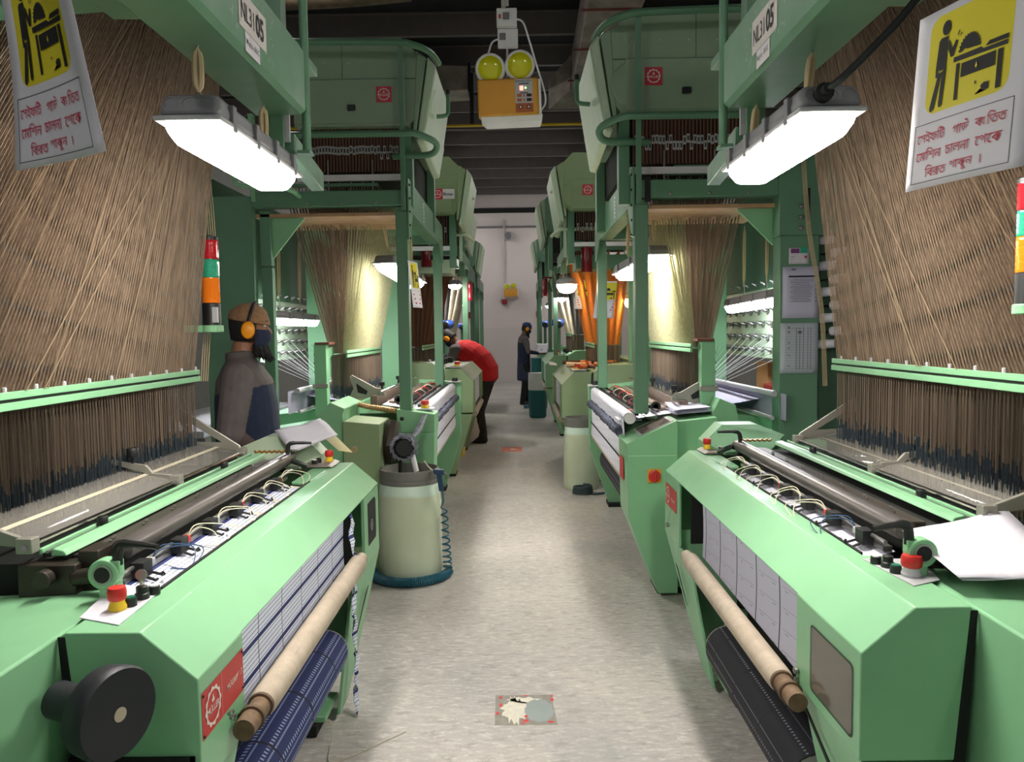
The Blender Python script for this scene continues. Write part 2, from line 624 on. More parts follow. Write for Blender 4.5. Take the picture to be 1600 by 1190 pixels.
def emblem(pl, mb, cx, cy, r, mi=0, k=2.0):
    """gear-wheel emblem with the maker's word across it"""
    pl.gear(mb, cx, cy, r, mi, k)
    pl.text(mb, 'MÜLLER', cx, cy - r * 0.05, w=r * 1.5, h=r * 0.42, bold=0.02, mi=mi, k=k)
    pl.rect(mb, cx - r * 0.16, cx + r * 0.16, cy + r * 0.22, cy + r * 0.40, mi, k)
    pl.rect(mb, cx - r * 0.06, cx + r * 0.06, cy + r * 0.40, cy + r * 0.58, mi, k)

# ================================================================ the hall
def struct(name, mb, m, **kw):
    return mb.build(name, m, kind='structure', **kw)
struct('floor', MB().box(-5.2, 5.2, -3.2, 22.7, -0.1, 0.0), FLOORM)
struct('ceiling', MB().box(-5.2, 5.2, -3.2, 22.7, 5.56, 5.66), CEILM)
struct('wall_far', MB().box(-5.2, 5.2, 22.5, 22.7, 0, 5.56), WALLM)
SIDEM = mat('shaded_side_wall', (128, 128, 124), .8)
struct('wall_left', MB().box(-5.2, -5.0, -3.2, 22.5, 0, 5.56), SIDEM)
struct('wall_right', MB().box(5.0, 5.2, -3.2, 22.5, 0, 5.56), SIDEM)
for i in range(17):
    y = 3.2 + 1.145 * i
    b = MB()
    b.box(-5, 5, y, y + 0.012, 5.30, 5.56)
    b.box(-5, 5, y, y + 0.07, 5.29, 5.302)
    b.box(-5, 5, y - 0.06, y, 5.55, 5.56)
    struct('trim_%d' % (i + 1), b, PURM)
b = MB().box(-5, 5, 22.40, 22.5, 4.93, 5.06)
struct('trim_18', b, DRK)
b = MB().box(-5, 5, 22.46, 22.5, 4.50, 4.56)
struct('trim_19', b, mat('grey_trim', (128, 122, 126), 0.6))

# worn floor markings
def ragged(pl, mb, cx, cy, rx, ry, mi=0, k=1.0, n=26, j=0.35, seed=1):
    rnd = random.Random(seed)
    pl.shape(mb, [(cx + rx * math.cos(2 * math.pi * i / n) * (1 - j * rnd.random()), cy + ry * math.sin(2 * math.pi * i / n) * (1 - j * rnd.random())) for i in range(n)], mi, k)
def floor_mark():
    pl = Plane((0.015, 2.97, 0), (1, 0, 0), (0, 1, 0), 0.0009)
    b = MB()
    b.prism([(-0.105, 2.845, 0.0002), (0.135, 2.845, 0.0002), (0.122, 3.088, 0.0002), (-0.108, 3.088, 0.0002)], (0, 0, 0.0005))
    t = b.build('floor_patch', mat('worn_tape_bed', (150, 146, 136), 0.6, var=0.15, scale=30), loc=(0.015, 2.97, 0))
    tag(t, 'worn square marking on the concrete in the middle of the aisle nearby', 'floor marking')
    b = MB()
    ragged(pl, b, -0.045, -0.01, 0.066, 0.125, 0, 1.0, 40, 0.45, 3)
    ragged(pl, b, -0.01, 0.075, 0.09, 0.03, 0, 1.0, 30, 0.5, 4)
    b.build('white_paint', mat('old_white_paint', (226, 222, 206), 0.6, var=0.1, scale=40), t)
    b = MB()
    ragged(pl, b, 0.053, -0.012, 0.062, 0.098, 0, 1.4, 34, 0.16, 5)
    b.build('grey_paint', mat('grey_floor_paint', (150, 162, 160), 0.5), t)
    for i, (x, y, rx, ry) in enumerate([(-0.102, 0.095, .011, .012), (0.0, 0.112, .012, .006), (0.108, 0.075, .009, .018), (-0.1, 0.03, .008, .02), (-0.112, -0.035, .01, .014), (0.0, -0.06, .009, .012), (-0.002, -0.095, .015, .014), (-0.012, -0.115, .012, .006), (0.096, -0.105, .017, .009), (0.109, 0.105, .006, .01)]):
        b = MB()
        ragged(pl, b, x, y, rx, ry, 0, 1.9, 12, 0.4, 10 + i)
        b.build('red_fleck', mat('red_floor_tape', (216, 62, 60), 0.5), t)
    b = MB().box(-0.22, 0.04, 9.55, 9.95, 0.0002, 0.0008)
    t = b.build('floor_patch', mat('faded_red_tape', (206, 112, 92), 0.55, var=0.3, scale=16), loc=(-0.09, 9.75, 0))
    tag(t, 'small faded red rectangle painted far down the aisle floor', 'floor marking')
    pl = Plane((-0.09, 9.75, 0), (1, 0, 0), (0, 1, 0), 0.0012)
    b = MB()
    ragged(pl, b, 0.02, 0.0, 0.06, 0.08, 0, 1, 18, 0.5, 4)
    b.build('worn_centre', mat('worn_pale', (226, 190, 156), 0.6), t)
floor_mark()

# ceiling tube lamps: one pair glimpsed, the rest added unseen to brighten the hall
def tube_lamp(x, y, z, label):
    t = thing('tube_lamp', label, 'ceiling lamp', (x, y, z), 'tube lamps under the ceiling')
    MB().box(x - 0.09, x + 0.09, y - 0.62, y + 0.62, z, z + 0.06).build('housing', WHT, t, 0.01)
    for s in (-1, 1):
        MB().cyl((x + 0.045 * s, y - 0.59, z - 0.02), (x + 0.045 * s, y + 0.59, z - 0.02), 0.016, n=8).build('tube', TUBE, t)
    for s in (-1, 1):
        MB().cyl((x, y + 0.5 * s, z + 0.06), (x, y + 0.5 * s, 5.56), 0.005, n=5).build('hanger', STL, t)
for s, sn in ((-1, 'left'), (1, 'right')):
    for y, w in ((-1.2, 'unseen behind the nearest loom'), (6.8, 'above the second jacquard machine'), (11.4, 'unseen beyond the third jacquard machine'), (15.4, 'unseen beyond the fourth jacquard machine'), (18.4, 'next nearest, added to brighten the far wall'), (21.0, 'nearest the far wall, added to brighten it')):
        tube_lamp(s * 2.05, y, 4.85 if y == 6.8 else 4.65, 'white tube lamp hung in the %s row %s' % (sn, w))

# ducts
def duct():
    t = thing('air_duct', 'foil-wrapped air duct running under the ceiling at right of the emergency light', 'duct', (0.95, 8.8, 4.9))
    MB().hexa([(0.72, 6.0, 4.75), (1.35, 6.0, 4.75), (1.25, 10.6, 4.75), (0.78, 10.6, 4.75), (0.72, 6.0, 5.22), (1.35, 6.0, 5.22), (1.25, 10.6, 5.22), (0.78, 10.6, 5.22)]).build('trunk', DUCTM, t, 0.01)
    MB().hexa([(0.76, 10.6, 4.74), (1.27, 10.6, 4.74), (1.05, 11.0, 4.6), (0.48, 11.0, 4.6), (0.76, 10.6, 5.2), (1.27, 10.6, 5.2), (1.05, 11.0, 5.0), (0.48, 11.0, 5.0)]).build('outlet', DUCTM, t, 0.01)
    for y in (6.9, 8.0, 9.1, 10.2):
        MB().box(0.70, 1.36, y, y + 0.03, 4.735, 4.75).build('flange', mat('rust_red_strip', (120, 52, 44), 0.7), t)
    t = thing('air_duct', 'short foil-wrapped duct crossing under the ceiling at left of the emergency light', 'duct', (-1.2, 11, 5))
    MB().hexa([(-2.4, 10.7, 4.72), (-0.62, 10.7, 4.80), (-0.62, 11.2, 4.80), (-2.4, 11.2, 4.72), (-2.4, 10.7, 5.22), (-0.62, 10.7, 5.12), (-0.62, 11.2, 5.12), (-2.4, 11.2, 5.22)]).build('trunk', DUCTM, t, 0.01)
    MB().box(-0.625, -0.59, 10.68, 11.22, 4.77, 5.15).build('flange', DRK, t)
    b = MB()
    b.tube([(-2.6, 7.6, 4.78), (-1.7, 7.6, 4.80), (-1.0, 7.62, 4.86)], 0.16, 14, 0, 4)
    tag(b.build('wrapped_pipe', mat('brown_lagging', (98, 82, 64), 0.85, var=0.35, scale=9), loc=(-1.7, 7.6, 4.8)), 'brown lagged pipe hanging under the ceiling above the left guard rail', 'pipe')
    b = MB().tube([(-5, 14.2, 5.24), (5, 14.2, 5.24)], 0.025, 6)
    tag(b.build('yellow_pipe', YEL, loc=(0, 14.2, 5.24)), 'thin yellow pipe crossing the hall under the dark ceiling', 'pipe')
    b = MB().box(-0.60, -0.55, 10.62, 10.68, 4.33, 5.0)
    tag(b.build('drop_bracket', DRK, loc=(-0.58, 10.65, 4.33)), 'dark steel strut at the end of the duct left of the emergency light', 'strut')
duct()

# ---------------------------------------------------------------- lamps over the looms
def lamp(p0, p1, w, glow, label, group, hooks=None, clips=4, knock=False, hgt=0.055):
    p0, p1 = Vector(p0), Vector(p1)
    L = (p1 - p0).length
    d = (p1 - p0).normalized()
    sx = d.cross(Vector((0, 0, 1))).normalized()
    up = sx.cross(d).normalized()
    M = Matrix((sx, d, up)).transposed().to_4x4()
    M.translation = p0
    t = thing('work_lamp', label, 'lamp', p0, group)
    h = w / 2
    MB(M).hexa([(-h, 0, 0), (h, 0, 0), (h, L, 0), (-h, L, 0), (-h * .86, 0.02, hgt), (h * .86, 0.02, hgt), (h * .86, L - 0.02, hgt), (-h * .86, L - 0.02, hgt)]).build('tray', GREY, t, min(0.018, w * .12), segs=3)
    MB(M).box(-h - .005, h + .005, -.005, L + .005, -.012, 0.0).build('gasket_lip', LGREY, t, 0.005)
    q = h * .96
    MB(M).hexa([(-q * .66, .045, -.062), (q * .66, .045, -.062), (q * .66, L - .045, -.062), (-q * .66, L - .045, -.062), (-q, 0.004, -.012), (q, 0.004, -.012), (q, L - .004, -.012), (-q, L - .004, -.012)]).build('diffuser', glow, t, min(0.02, w * .13), segs=3)
    for i in range(clips):
        y = L * (i + 0.5) / clips
        for s in (-1, 1):
            b = MB(M)
            b.box(s * h - .006, s * h + .006, y - .012, y + .012, -.02, hgt * .75)
            b.build('clip', GREY, t, 0.002)
    if knock:
        for i in (-1, 0, 1):
            b = MB(M)
            b.lathe([(0.017, 0), (0.0175, .003), (0.015, .003), (0.015, .001)], (i * .042, 0.012, hgt * .5), (0, -1, 0.25), 16)
            b.build('knockout', GREY, t)
    for k, (y, top) in enumerate(hooks or []):
        a = M @ Vector((0, y, hgt))
        top = Vector(top)
        b = MB()
        dv = (top - a)
        for s in (-1, 1):
            o = Vector((0.0055 * s, 0.003 * s, 0))
            b.tube([a + dv * .12, a + dv * .3 + o, a + dv * .7 + o, a + dv * .86], [0.004, 0.007, 0.007, 0.004], 6, 0, 3)
        b.build('strap', STRAP, t)
        b = MB()
        b.tube([top, top - dv * .04 + Vector((.006, 0, 0)), top - dv * .11 + Vector((0, 0, 0)), top - dv * .15], .003, 6, 0, 3)
        b.build('hook', STL, t)
        MB().tube([a, a + dv * .06 + Vector((.006, 0, 0)), a + dv * .13], .003, 6, 0, 3).build('hook', STL, t)
    return t
GL = 'waterproof lamps over the looms'
lamp((-.741, 1.77, 2.0), (-.741, 2.43, 2.0), .148, GLOW, 'large lit waterproof lamp hanging from the nearest left gantry beam', GL, [(.07, (-.741, 1.84, 2.19)), (.54, (-.741, 2.31, 2.19))], 4, True)
RL = lamp((.722, 1.78, 2.0), (.722, 2.44, 2.0), .148, GLOW, 'large lit waterproof lamp hanging from the nearest right gantry beam', GL, [(.16, (.735, 1.94, 2.19)), (.60, (.735, 2.38, 2.19))], 4, True)
b = MB()
b.lathe([(.021, 0), (.021, .02), (.012, .022), (.012, .04)], (.70, 1.79, 2.028), (0, -1, .1), 14)
b.build('cable_gland', BLK, RL)
b = MB()
b.tube([(.70, 1.76, 2.032), (.725, 1.72, 2.05), (.80, 1.66, 2.13), (.86, 1.62, 2.2), (.95, 1.60, 2.215), (1.2, 1.58, 2.22), (1.5, 1.56, 2.23)], .0085, 8, 0, 5)
b.build('power_cable', BLK, RL)
lamp((.90, 4.8, 1.975), (.745, 5.42, 1.895), .16, GLOW, 'lit tilted lamp behind the post of the second right loom', GL, [(.1, (.87, 4.95, 2.36)), (.55, (.77, 5.3, 2.36))], 3)
lamp((-.925, 5.40, 2.0), (-.79, 6.1, 1.90), .17, GLOW, 'lit tilted lamp behind the post of the second left loom', GL, [(.1, (-.97, 5.5, 2.5)), (.6, (-.83, 6.0, 2.5))], 3)
lamp((1.62, 4.72, 1.70), (1.62, 5.88, 1.68), .10, GLOWC, 'long lit tube lamp beside the creel of the second right loom', GL, [(.3, (1.62, 5.0, 2.3)), (.8, (1.62, 5.5, 2.3))], 4, hgt=.045)
lamp((-1.80, 5.36, 1.635), (-1.83, 6.95, 1.635), .11, GLOWC, 'long lit tube lamp beside the creel behind the bearded worker', GL, [(.5, (-1.81, 5.9, 2.4)), (1.1, (-1.82, 6.5, 2.4))], 4, hgt=.045)
lamp((-.95, 10.6, 2.16), (-.75, 10.6, 2.16), .3, GLOW, 'lamp seen end-on under the fourth left jacquard machine', GL, [(.1, (-.85, 10.6, 2.42)), (.1, (-.85, 10.85, 2.9))], 2)
lamp((-1.12, 14.25, 2.06), (-.94, 14.25, 2.06), .3, GLOW, 'lamp seen end-on above the blue motors in the left row', GL, [(.1, (-1.03, 14.25, 2.6))], 2)
def round_lamp(c, r, glow, label):
    t = thing('round_lamp', label, 'lamp', c, GL)
    MB().lathe([(r * .55, .07), (r * .95, .05), (r * 1.04, 0.012), (r * 1.04, 0)], c, (0, 0, 1), 20).build('tray', LGREY, t)
    MB().lathe([(r, 0), (r * .96, -.03), (r * .7, -.075), (r * .3, -.09)], c, (0, 0, 1), 20).build('diffuser', glow, t)
    MB().tube([(c[0], c[1], c[2] + .06), (c[0], c[1], c[2] + .75)], .004, 5).build('hanger', STRAP, t)
round_lamp((.52, 8.0, 1.98), .105, GLOWO, 'round lamp with amber light at the near end of the third right loom')
round_lamp((1.19, 8.0, 1.82), .085, GLOWO, 'round amber lamp seen between the posts of the second right loom')
lamp((.56, 11.0, 1.98), (.72, 11.0, 1.98), .22, GLOW, 'lamp seen end-on inside the fourth right gantry', GL, [(.08, (.64, 11.0, 2.8))], 2)
lamp((.60, 16.35, 2.05), (.72, 16.35, 2.05), .2, GLOW, 'small far lamp between the farthest right posts', GL, [(.05, (.65, 16.35, 2.85))], 2)

# ================================================================ looms
def tower(x, y, z, r, h, label):
    """stacked signal lamp: black foot, amber, green and red lenses"""
    t = thing('signal_tower', label, 'signal lamp', (x, y, z), 'signal towers beside the looms')
    MB().lathe([(r, 0), (r, h * .24), (r * .92, h * .25)], (x, y, z), n=18).build('base', BLK, t)
    cols = (('amber_lens', (236, 122, 28), .25, .53), ('green_lens', (52, 158, 124), .535, .735), ('red_lens', (186, 34, 44), .74, .95))
    for nm, c, a, b_ in cols:
        q = MB()
        n = 5
        prof = [(r * .97, h * a)]
        for i in range(n):
            z0 = h * a + h * (b_ - a) * (i + .5) / n
            prof += [(r * 1.0, z0 - h * .004), (r * .975, z0)]
        prof += [(r * .97, h * b_)]
        q.lathe(prof, (x, y, z), n=18)
        q.build(nm, mat(nm, c, 0.12, var=0.0), t)
    MB().lathe([(r, h * .95), (r, h * .985), (r * .8, h)], (x, y, z), n=18).build('cap', BLK, t)
    q = MB()
    s = 1 if x < 0 else -1
    q.box(x + s * r * .55 - .004, x + s * r * .9 + .004, y - r - .0005, y - r * .6, z + h * .03, z + h * .2)
    q.build('rating_label', LGREY, t)
    return t

def estop(parent, p, r=0.019, collar=YEL):
    x, y, z = p
    b = MB().lathe([(r * .95, 0), (r * 1.0, .006), (r * .8, .016), (r * .8, .022)], p, n=18)
    o = b.build('emergency_stop', collar, parent)
    MB().lathe([(r * .72, .02), (r * .95, .024), (r * 1.02, .03), (r * 1.02, .042), (r * .9, .05), (r * .5, .052)], p, n=20).build('mushroom_head', RED, o)
def button(parent, p, m, r=0.0125, h=0.018):
    o = MB().lathe([(r * 1.1, 0), (r * 1.1, h * .5), (r, h)], p, n=16).build('push_button', BLK, parent)
    MB().lathe([(r * .82, h), (r * .8, h + .003), (r * .3, h + .004)], p, n=16).build('button_cap', m, o)

def lever(parent, p, d, L=.09, r=.011):
    """black clamping lever rising from a clamp and pointing along d"""
    p, d = Vector(p), Vector(d).normalized()
    b = MB()
    b.tube([p, p + Vector((0, 0, .03)), p + Vector((0, 0, .05)) + d * .012, p + Vector((0, 0, .052)) + d * L * .5, p + Vector((0, 0, .05)) + d * L], [r, r * 1.1, r * 1.0, r * .75, r * .6], 8, 0, 3)
    return b.build('lever_handle', BLK, parent)

def harness(name, label, s, u0b, u1b, u0t, u1t, yb0, yb1, yt0, yt1, zb, zt, nl, nc, rad, parent_group, bar_y0, bar_u, heddle_bottom, barh=.05, bolts=True, clump=0.0, cm=None, cmf=None, nfront=0, jit=.05, stray=0):
    """cords fanning down from the jacquard to the comber bar, and the heddles under the bar"""
    t = thing(name, label, 'harness', (s * (u0b + u1b) / 2, (yb0 + yb1) / 2, heddle_bottom), parent_group)
    rnd = random.Random(int(1000 + s * 17 + yb0 * 10))
    up, fr, lo, he, th = MB(), MB(), MB(), MB(), MB()
    def strand(mb, p, q, r):
        k = len(mb.v)
        for c in (p, q):
            mb.v += [Vector((c[0] - r, c[1] - r * .6, c[2])), Vector((c[0] + r, c[1] - r * .6, c[2])), Vector((c[0], c[1] + r, c[2]))]
        mb.uv += [(0, 0)] * 6
        for j in range(3):
            mb.f.append([k + j, k + (j + 1) % 3, k + 3 + (j + 1) % 3, k + 3 + j])
            mb.mi.append(0)
    zm1, zm2 = zb - .24, zb - .32
    for i in range(nl):
        a = i / max(1, nl - 1)
        ub = u0b + (u1b - u0b) * a
        ut = u0t + (u1t - u0t) * a
        for j in range(nc):
            c = (j + .37 * i + rnd.uniform(-jit, jit)) / (nc - .9 * i) % 1.0
            if clump:
                cg = round(c * 16) / 16
                ctop = c + (cg - c) * clump
            else:
                ctop = c
            yb = yb0 + (yb1 - yb0) * c
            yt = yt0 + (yt1 - yt0) * ctop
            q = (s * (ut + rnd.uniform(-.002, .002)), yt, zt)
            p = (s * ub, yb, zb)
            strand(fr if i < nfront else up, p, q, rad * rnd.uniform(.75, 1.15))
            y2 = yb + rnd.uniform(-.006, .006)
            z1 = zm1 + rnd.uniform(-.03, .02)
            z2 = zm2 + rnd.uniform(-.03, .03)
            if True:
                strand(lo, (s * ub, y2, z1), (s * ub, yb, zb - .01), rad * rnd.uniform(.7, 1.1))
                strand(he, (s * ub, y2, z2), (s * ub, y2, z1), rad * rnd.uniform(.9, 1.35))
                strand(th, (s * ub, y2, heddle_bottom + .01), (s * ub, y2, z2), rad * rnd.uniform(.5, .9))
    sy = MB()
    for k in range(stray):
        yb = yb0 + rnd.uniform(.0, .95) * (yb1 - yb0) * .8
        strand(sy, (s * (u0b - .02), yb, zb + .02), (s * (u0t - .02), min(yt1, yb + rnd.uniform(.25, .95)), zt), rad * .8)
    def fast(mb, nm, m):
        me = bpy.data.meshes.new(nm)
        o0 = origin(t)
        me.from_pydata([tuple(v - o0) for v in mb.v], [], mb.f)
        me.materials.append(m)
        o = bpy.data.objects.new(nm, me)
        C.objects.link(o)
        o.parent = t
        o['kind'] = 'stuff'
        return o
    fast(up, 'harness_cords', cm or CORD)
    if nfront:
        fast(fr, 'front_cords', cmf)
    if stray:
        fast(sy, 'loose_cords', mat('loose_cord', (150, 132, 108), .75))
    fast(lo, 'lower_cords', CORDL)
    fast(he, 'heddles', HEDD)
    fast(th, 'warp_threads', THRD)
    b = MB(MIR(s))
    bu = bar_u
    b.box(bu - .012, bu + .0, bar_y0, yb1 + .02, zb + .002, zb + .022)
    b.box(bu - .006, bu + .0, bar_y0, yb1 + .02, zb - .006, zb + .002, 1)
    b.box(bu - .014, bu + .0, bar_y0, yb1 + .02, zb - .028, zb - .006)
    bar = b.build('comber_bar', [G, DRK], t, 0.002)
    if bolts:
        y = bar_y0 + .05
        q = None
        while y < yb1:
            if q is None:
                q = MB(MIR(s)).lathe([(.006, 0), (.006, .012), (.004, .014)], (bu - .006, y, zb + .022), n=8).build('bolt', LGREY, bar)
                y0 = y
            else:
                c = q.copy()
                C.objects.link(c)
                c.location = (0, y - y0, 0)
            y += .135
    return t

def text_plate(parent, name, pl, w, h, ground, items, k=1.0):
    b = MB()
    pl.rect(b, -w / 2, w / 2, -h / 2, h / 2, 0, k)
    o = b.build(name, ground, parent)
    for m, fn in items:
        b = MB()
        fn(b)
        b.build('print', m, o)
    return o

def loom_near(s, P, label, group):
    """covered narrow-fabric loom: front cover with chamfer, cloth, rollers, guards, push buttons"""
    uf, ur, uh, us = P['uf'], P['ur'], P['uh'], P['us']
    y0, yc0, yc1, ye, y1 = P['y0'], P['yc0'], P['yc1'], P['ye'], P['y1']
    M = MIR(s)
    X = lambda u: s * u
    t = thing('label_loom', label, 'loom', (s * 1.0, (y0 + y1) / 2, 0), group)
    zt = .90
    # front cover
    b = MB(M)
    b.uzprism([(uf, .80), (ur, zt), (uh, zt), (uh, zt - .014), (ur + .004, zt - .014), (uf + .014, .797)], y0 + .004, y1)
    b.box(uh, us, y1 - .46, y1, zt - .014, zt)
    b.build('front_cover', G, t, 0.004)
    b = MB(M)
    b.box(uh - .002, uh + .006, yc0 + .02, y1 - .46, zt - .03, zt + .003)
    b.build('edge_strip', RUB, t)
    # near housing, lower skirt and back housing
    b = MB(M)
    b.uzprism([(uf - .0003, .56), (uf - .0003, .8), (ur - .0002, zt + .0004), (us, zt + .0004), (us - .005, .56)], y0, yc0)
    o = b.build('side_housing', G, t, 0.003)
    b = MB(M)
    b.uzprism([(uf + .012, .548), (us, .548), (us, .04), (uf + .12, .04)], y0 + .015, yc0 - .01)
    b.build('lower_skirt', G, t, 0.003)
    b = MB(M)
    b.uzprism([(us + .014, 0.0), (us + .014, zt - .006), (us + .5, zt - .03), (us + .5, 0)], y0 - .75, y0 + .30)
    b.build('drive_housing', G, t, 0.006)
    b = MB(M)
    b.prism([(us - .002, y0 + .002, zt - .008), (us + .013, y0 + .002, zt - .008), (us - .018, y0 + .002, .35), (us - .05, y0 + .002, .35)], (0, -.003, 0))
    b.build('seam_gasket', RUB, t)
    # far end: front panel, leg and inner frames
    b = MB(M)
    b.box(uf + .001, uf + .014, ye, y1, .50, .797)
    b.prism([(uf + .001, y1 - .012, .50), (uf + .001, y1 - .012, .796), (ur, y1 - .012, zt - .015), (1.25, y1 - .012, zt - .015), (1.25, y1 - .012, .5)], (0, .012, 0))
    b.build('end_panel', G, t, 0.003)
    b = MB(M)
    yl = P['leg']
    b.prism([(uf + .004, yl[0], .50), (uf + .004, y1 + .03, .50), (P['legu'], yl[2], .03), (P['legu'], yl[1], .03)], (.012, 0, 0))
    b.build('leg_panel', G, t, 0.002)
    b = MB(M)
    b.prism([(uf + .001, (yl[0] * .6 + y1 * .4), .40), (uf + .001, (yl[0] * .5 + y1 * .5), .41), (uf + .014, (yl[0] * .78 + y1 * .22) - .02, .28), (uf + .014, (yl[0] * .84 + y1 * .16) - .02, .27)], (-.002, 0, 0))
    b.build('leg_slot', RUB, t)
    b = MB(M)
    b.uzprism([(uf + .05, .52), (1.3, .52), (1.3, .06), (P['legu'] + .04, .06), (uf + .07, .45)], ye - .03, ye - .018)
    b.build('inner_frame', G, t, 0.002)
    b = MB(M)
    b.uzprism([(uf + .05, .795), (1.3, .795), (1.3, .525), (uf + .05, .525)], ye - .03, ye - .018)
    b.build('inner_frame_shade', DRK, t, 0.002)  # frame's upper half coloured dark to stand for the shade inside
    b = MB(M)
    b.uzprism([(uf + .16, .30), (1.3, .30), (1.3, .06), (P['legu'] + .05, .06)], yl[0] - .08, yl[0] - .06)
    b.build('foot_frame', G, t, 0.002)
    b = MB(M)
    b.box(P['legu'] + .03, P['legu'] + .30, yl[1] - .10, yl[1] + .10, .05, .075)
    f = b.build('foot', G, t, 0.004)
    MB(M).box(P['legu'] + .06, P['legu'] + .22, yl[1] - .12, yl[1] + .02, .004, .05).build('foot_pad', RUB, f, 0.004)
    MB(M).lathe([(.022, 0), (.022, .02), (.012, .022), (.012, .05)], (P['legu'] + .10, yl[1] - .02, .075), n=6).build('levelling_bolt', STL, f)
    # dark works inside the cover
    b = MB(M)
    b.box(uf + .16, 1.34, yc0, ye - .03, .62, .80)
    b.box(uf + .24, 1.5, yc0 + .1, ye - .1, .04, .62)
    b.box(1.06, 1.55, yc0 + .08, y1 - .3, .80, .945)
    b.build('machine_bed', DRK, t)
    # woven cloth
    b = MB()
    def cf(a, c):
        z = .80 - .235 * c
        return (X(uf + .022 + .004 * math.sin(c * 3)), yc0 - .02 + (yc1 - yc0 + .02) * a, z)
    b.grid(cf, 24, 6, 0, lambda a, c: ((yc1 - yc0) * a, .235 * c))
    o = b.build('woven_cloth', P['cloth'], t)
    b = MB()
    def ct(a, c):
        return (X(uh - .03 + (P['uct'] - uh + .03) * c), yc0 + .02 + (yc1 + .10 - yc0) * a, .868 + .035 * c)
    b.grid(ct, 24, 3, 0, lambda a, c: ((yc1 + .1 - yc0) * a, .5 + .14 * c))
    b.build('woven_cloth', P['cloth_top'], t)
    # rollers
    b = MB(M)
    ru, rz = P['roll']
    b.lathe([(.026, yc0 + .015), (.034, yc0 + .03), (.035, yc0 + .06), (.035, yc1 - .02), (.033, yc1 - .01), (.024, yc1), (.024, yc1 + .06)], (ru, 0, rz), (0, 1, 0), 22)
    o = b.build('breast_roller', KRAFT, t)
    MB(M).cyl((ru, yc0 - .10, rz), (ru, yc0 + .02, rz), .025, n=18).build('roller_end', mat('worn_brown', (112, 88, 66), .55, var=.3, scale=40), o)
    for yy in (yc0 - .05, yc0 + .012):
        MB(M).lathe([(.026, 0), (.031, .002), (.031, .012), (.026, .014)], (ru, yy, rz), (0, 1, 0), 18).build('collar', mat('rusty_collar', (92, 72, 52), .6), o)
    b = MB(M)
    b.lathe([(.012, y0 + .34), (.012, y0 + .36), (.028, y0 + .37), (.028, yc1 + .36), (.02, yc1 + .37), (.02, yc1 + .42)], (P['rollu'], 0, .966), (0, 1, 0), 22)
    b.build('take_up_roller', GUN, t)
    b = MB(M)
    b.box(P['rollu'] + .034, P['rollu'] + .1, yc0 + .08, yc1 + .30, .955, .968)
    o = b.build('reed_plate', mat('dark_steel', (74, 66, 62), .45, .4), t, 0.002)
    q = None
    for i in range(7):
        yy = yc0 + .18 + i * (yc1 - yc0) / 6.5
        for d in (0, .028, .045):
            if q is None:
                q = MB(M).lathe([(.005, 0), (.005, .008), (.003, .009)], (P['rollu'] + .06, yy, .968), n=8).build('screw', STL, o)
                qy = yy
            else:
                c = q.copy()
                C.objects.link(c)
                c.location = (X(d * .3), yy + d - qy, 0)
    gu = P['gu']
    b = MB(M)
    b.uzprism([(gu - .022, .972), (gu - .016, .986), (gu + .012, .992), (gu + .018, .972)], yc0 + .05, yc1 + .36)
    b.box(gu + .036, gu + .046, yc0 + .05, yc1 + .36, .975, .992)
    b.build('sley_cover', G, t, 0.003)
    b = MB(M)
    b.box(gu + .018, gu + .036, yc0 + .05, yc1 + .36, .970, .980)
    b.build('sley_slot', RUB, t)
    b = MB(M)
    b.tube([(gu + .025, yc0 + .05, .983), (gu + .025, yc1 + .30, .983)], .004, 8)
    sr = b.build('slide_rod', STL, t)
    for yy in (yc0 + .30, yc1 + .02):
        MB(M).lathe([(.013, 0), (.014, .004), (.014, .022), (.012, .025)], (gu + .024, yy, .986), n=14).build('slide_knob', BLK, sr)
    # guard: rail, clear sheet, arms
    b = MB(M)
    b.tube([(gu + .062, yc0 + .02, 1.0), (gu + .062, yc1 + .36, 1.0)], .008, 10)
    rail = b.build('guard_rail', CHR, t)
    b = MB()
    b.grid(lambda a, c: (X(gu + .066 + .19 * c), yc0 + .05 + (yc1 + .28 - yc0) * a, 1.004 + .035 * c), 2, 1)
    b.build('clear_guard', ACRYL, t, thick=.003)
    b = MB() if s < 0 else MB(Matrix.Translation((0, 0, -.012)))
    b.grid(lambda a, c: (X(gu + .16 + (.016 if s < 0 else .004) * c), yc0 + .05 + (yc1 + .28 - yc0) * a, 1.0235 + .004 * c), 2, 1)
    b.build('guard_stripe', mat('pale_strip', (200, 192, 168), .6), t)
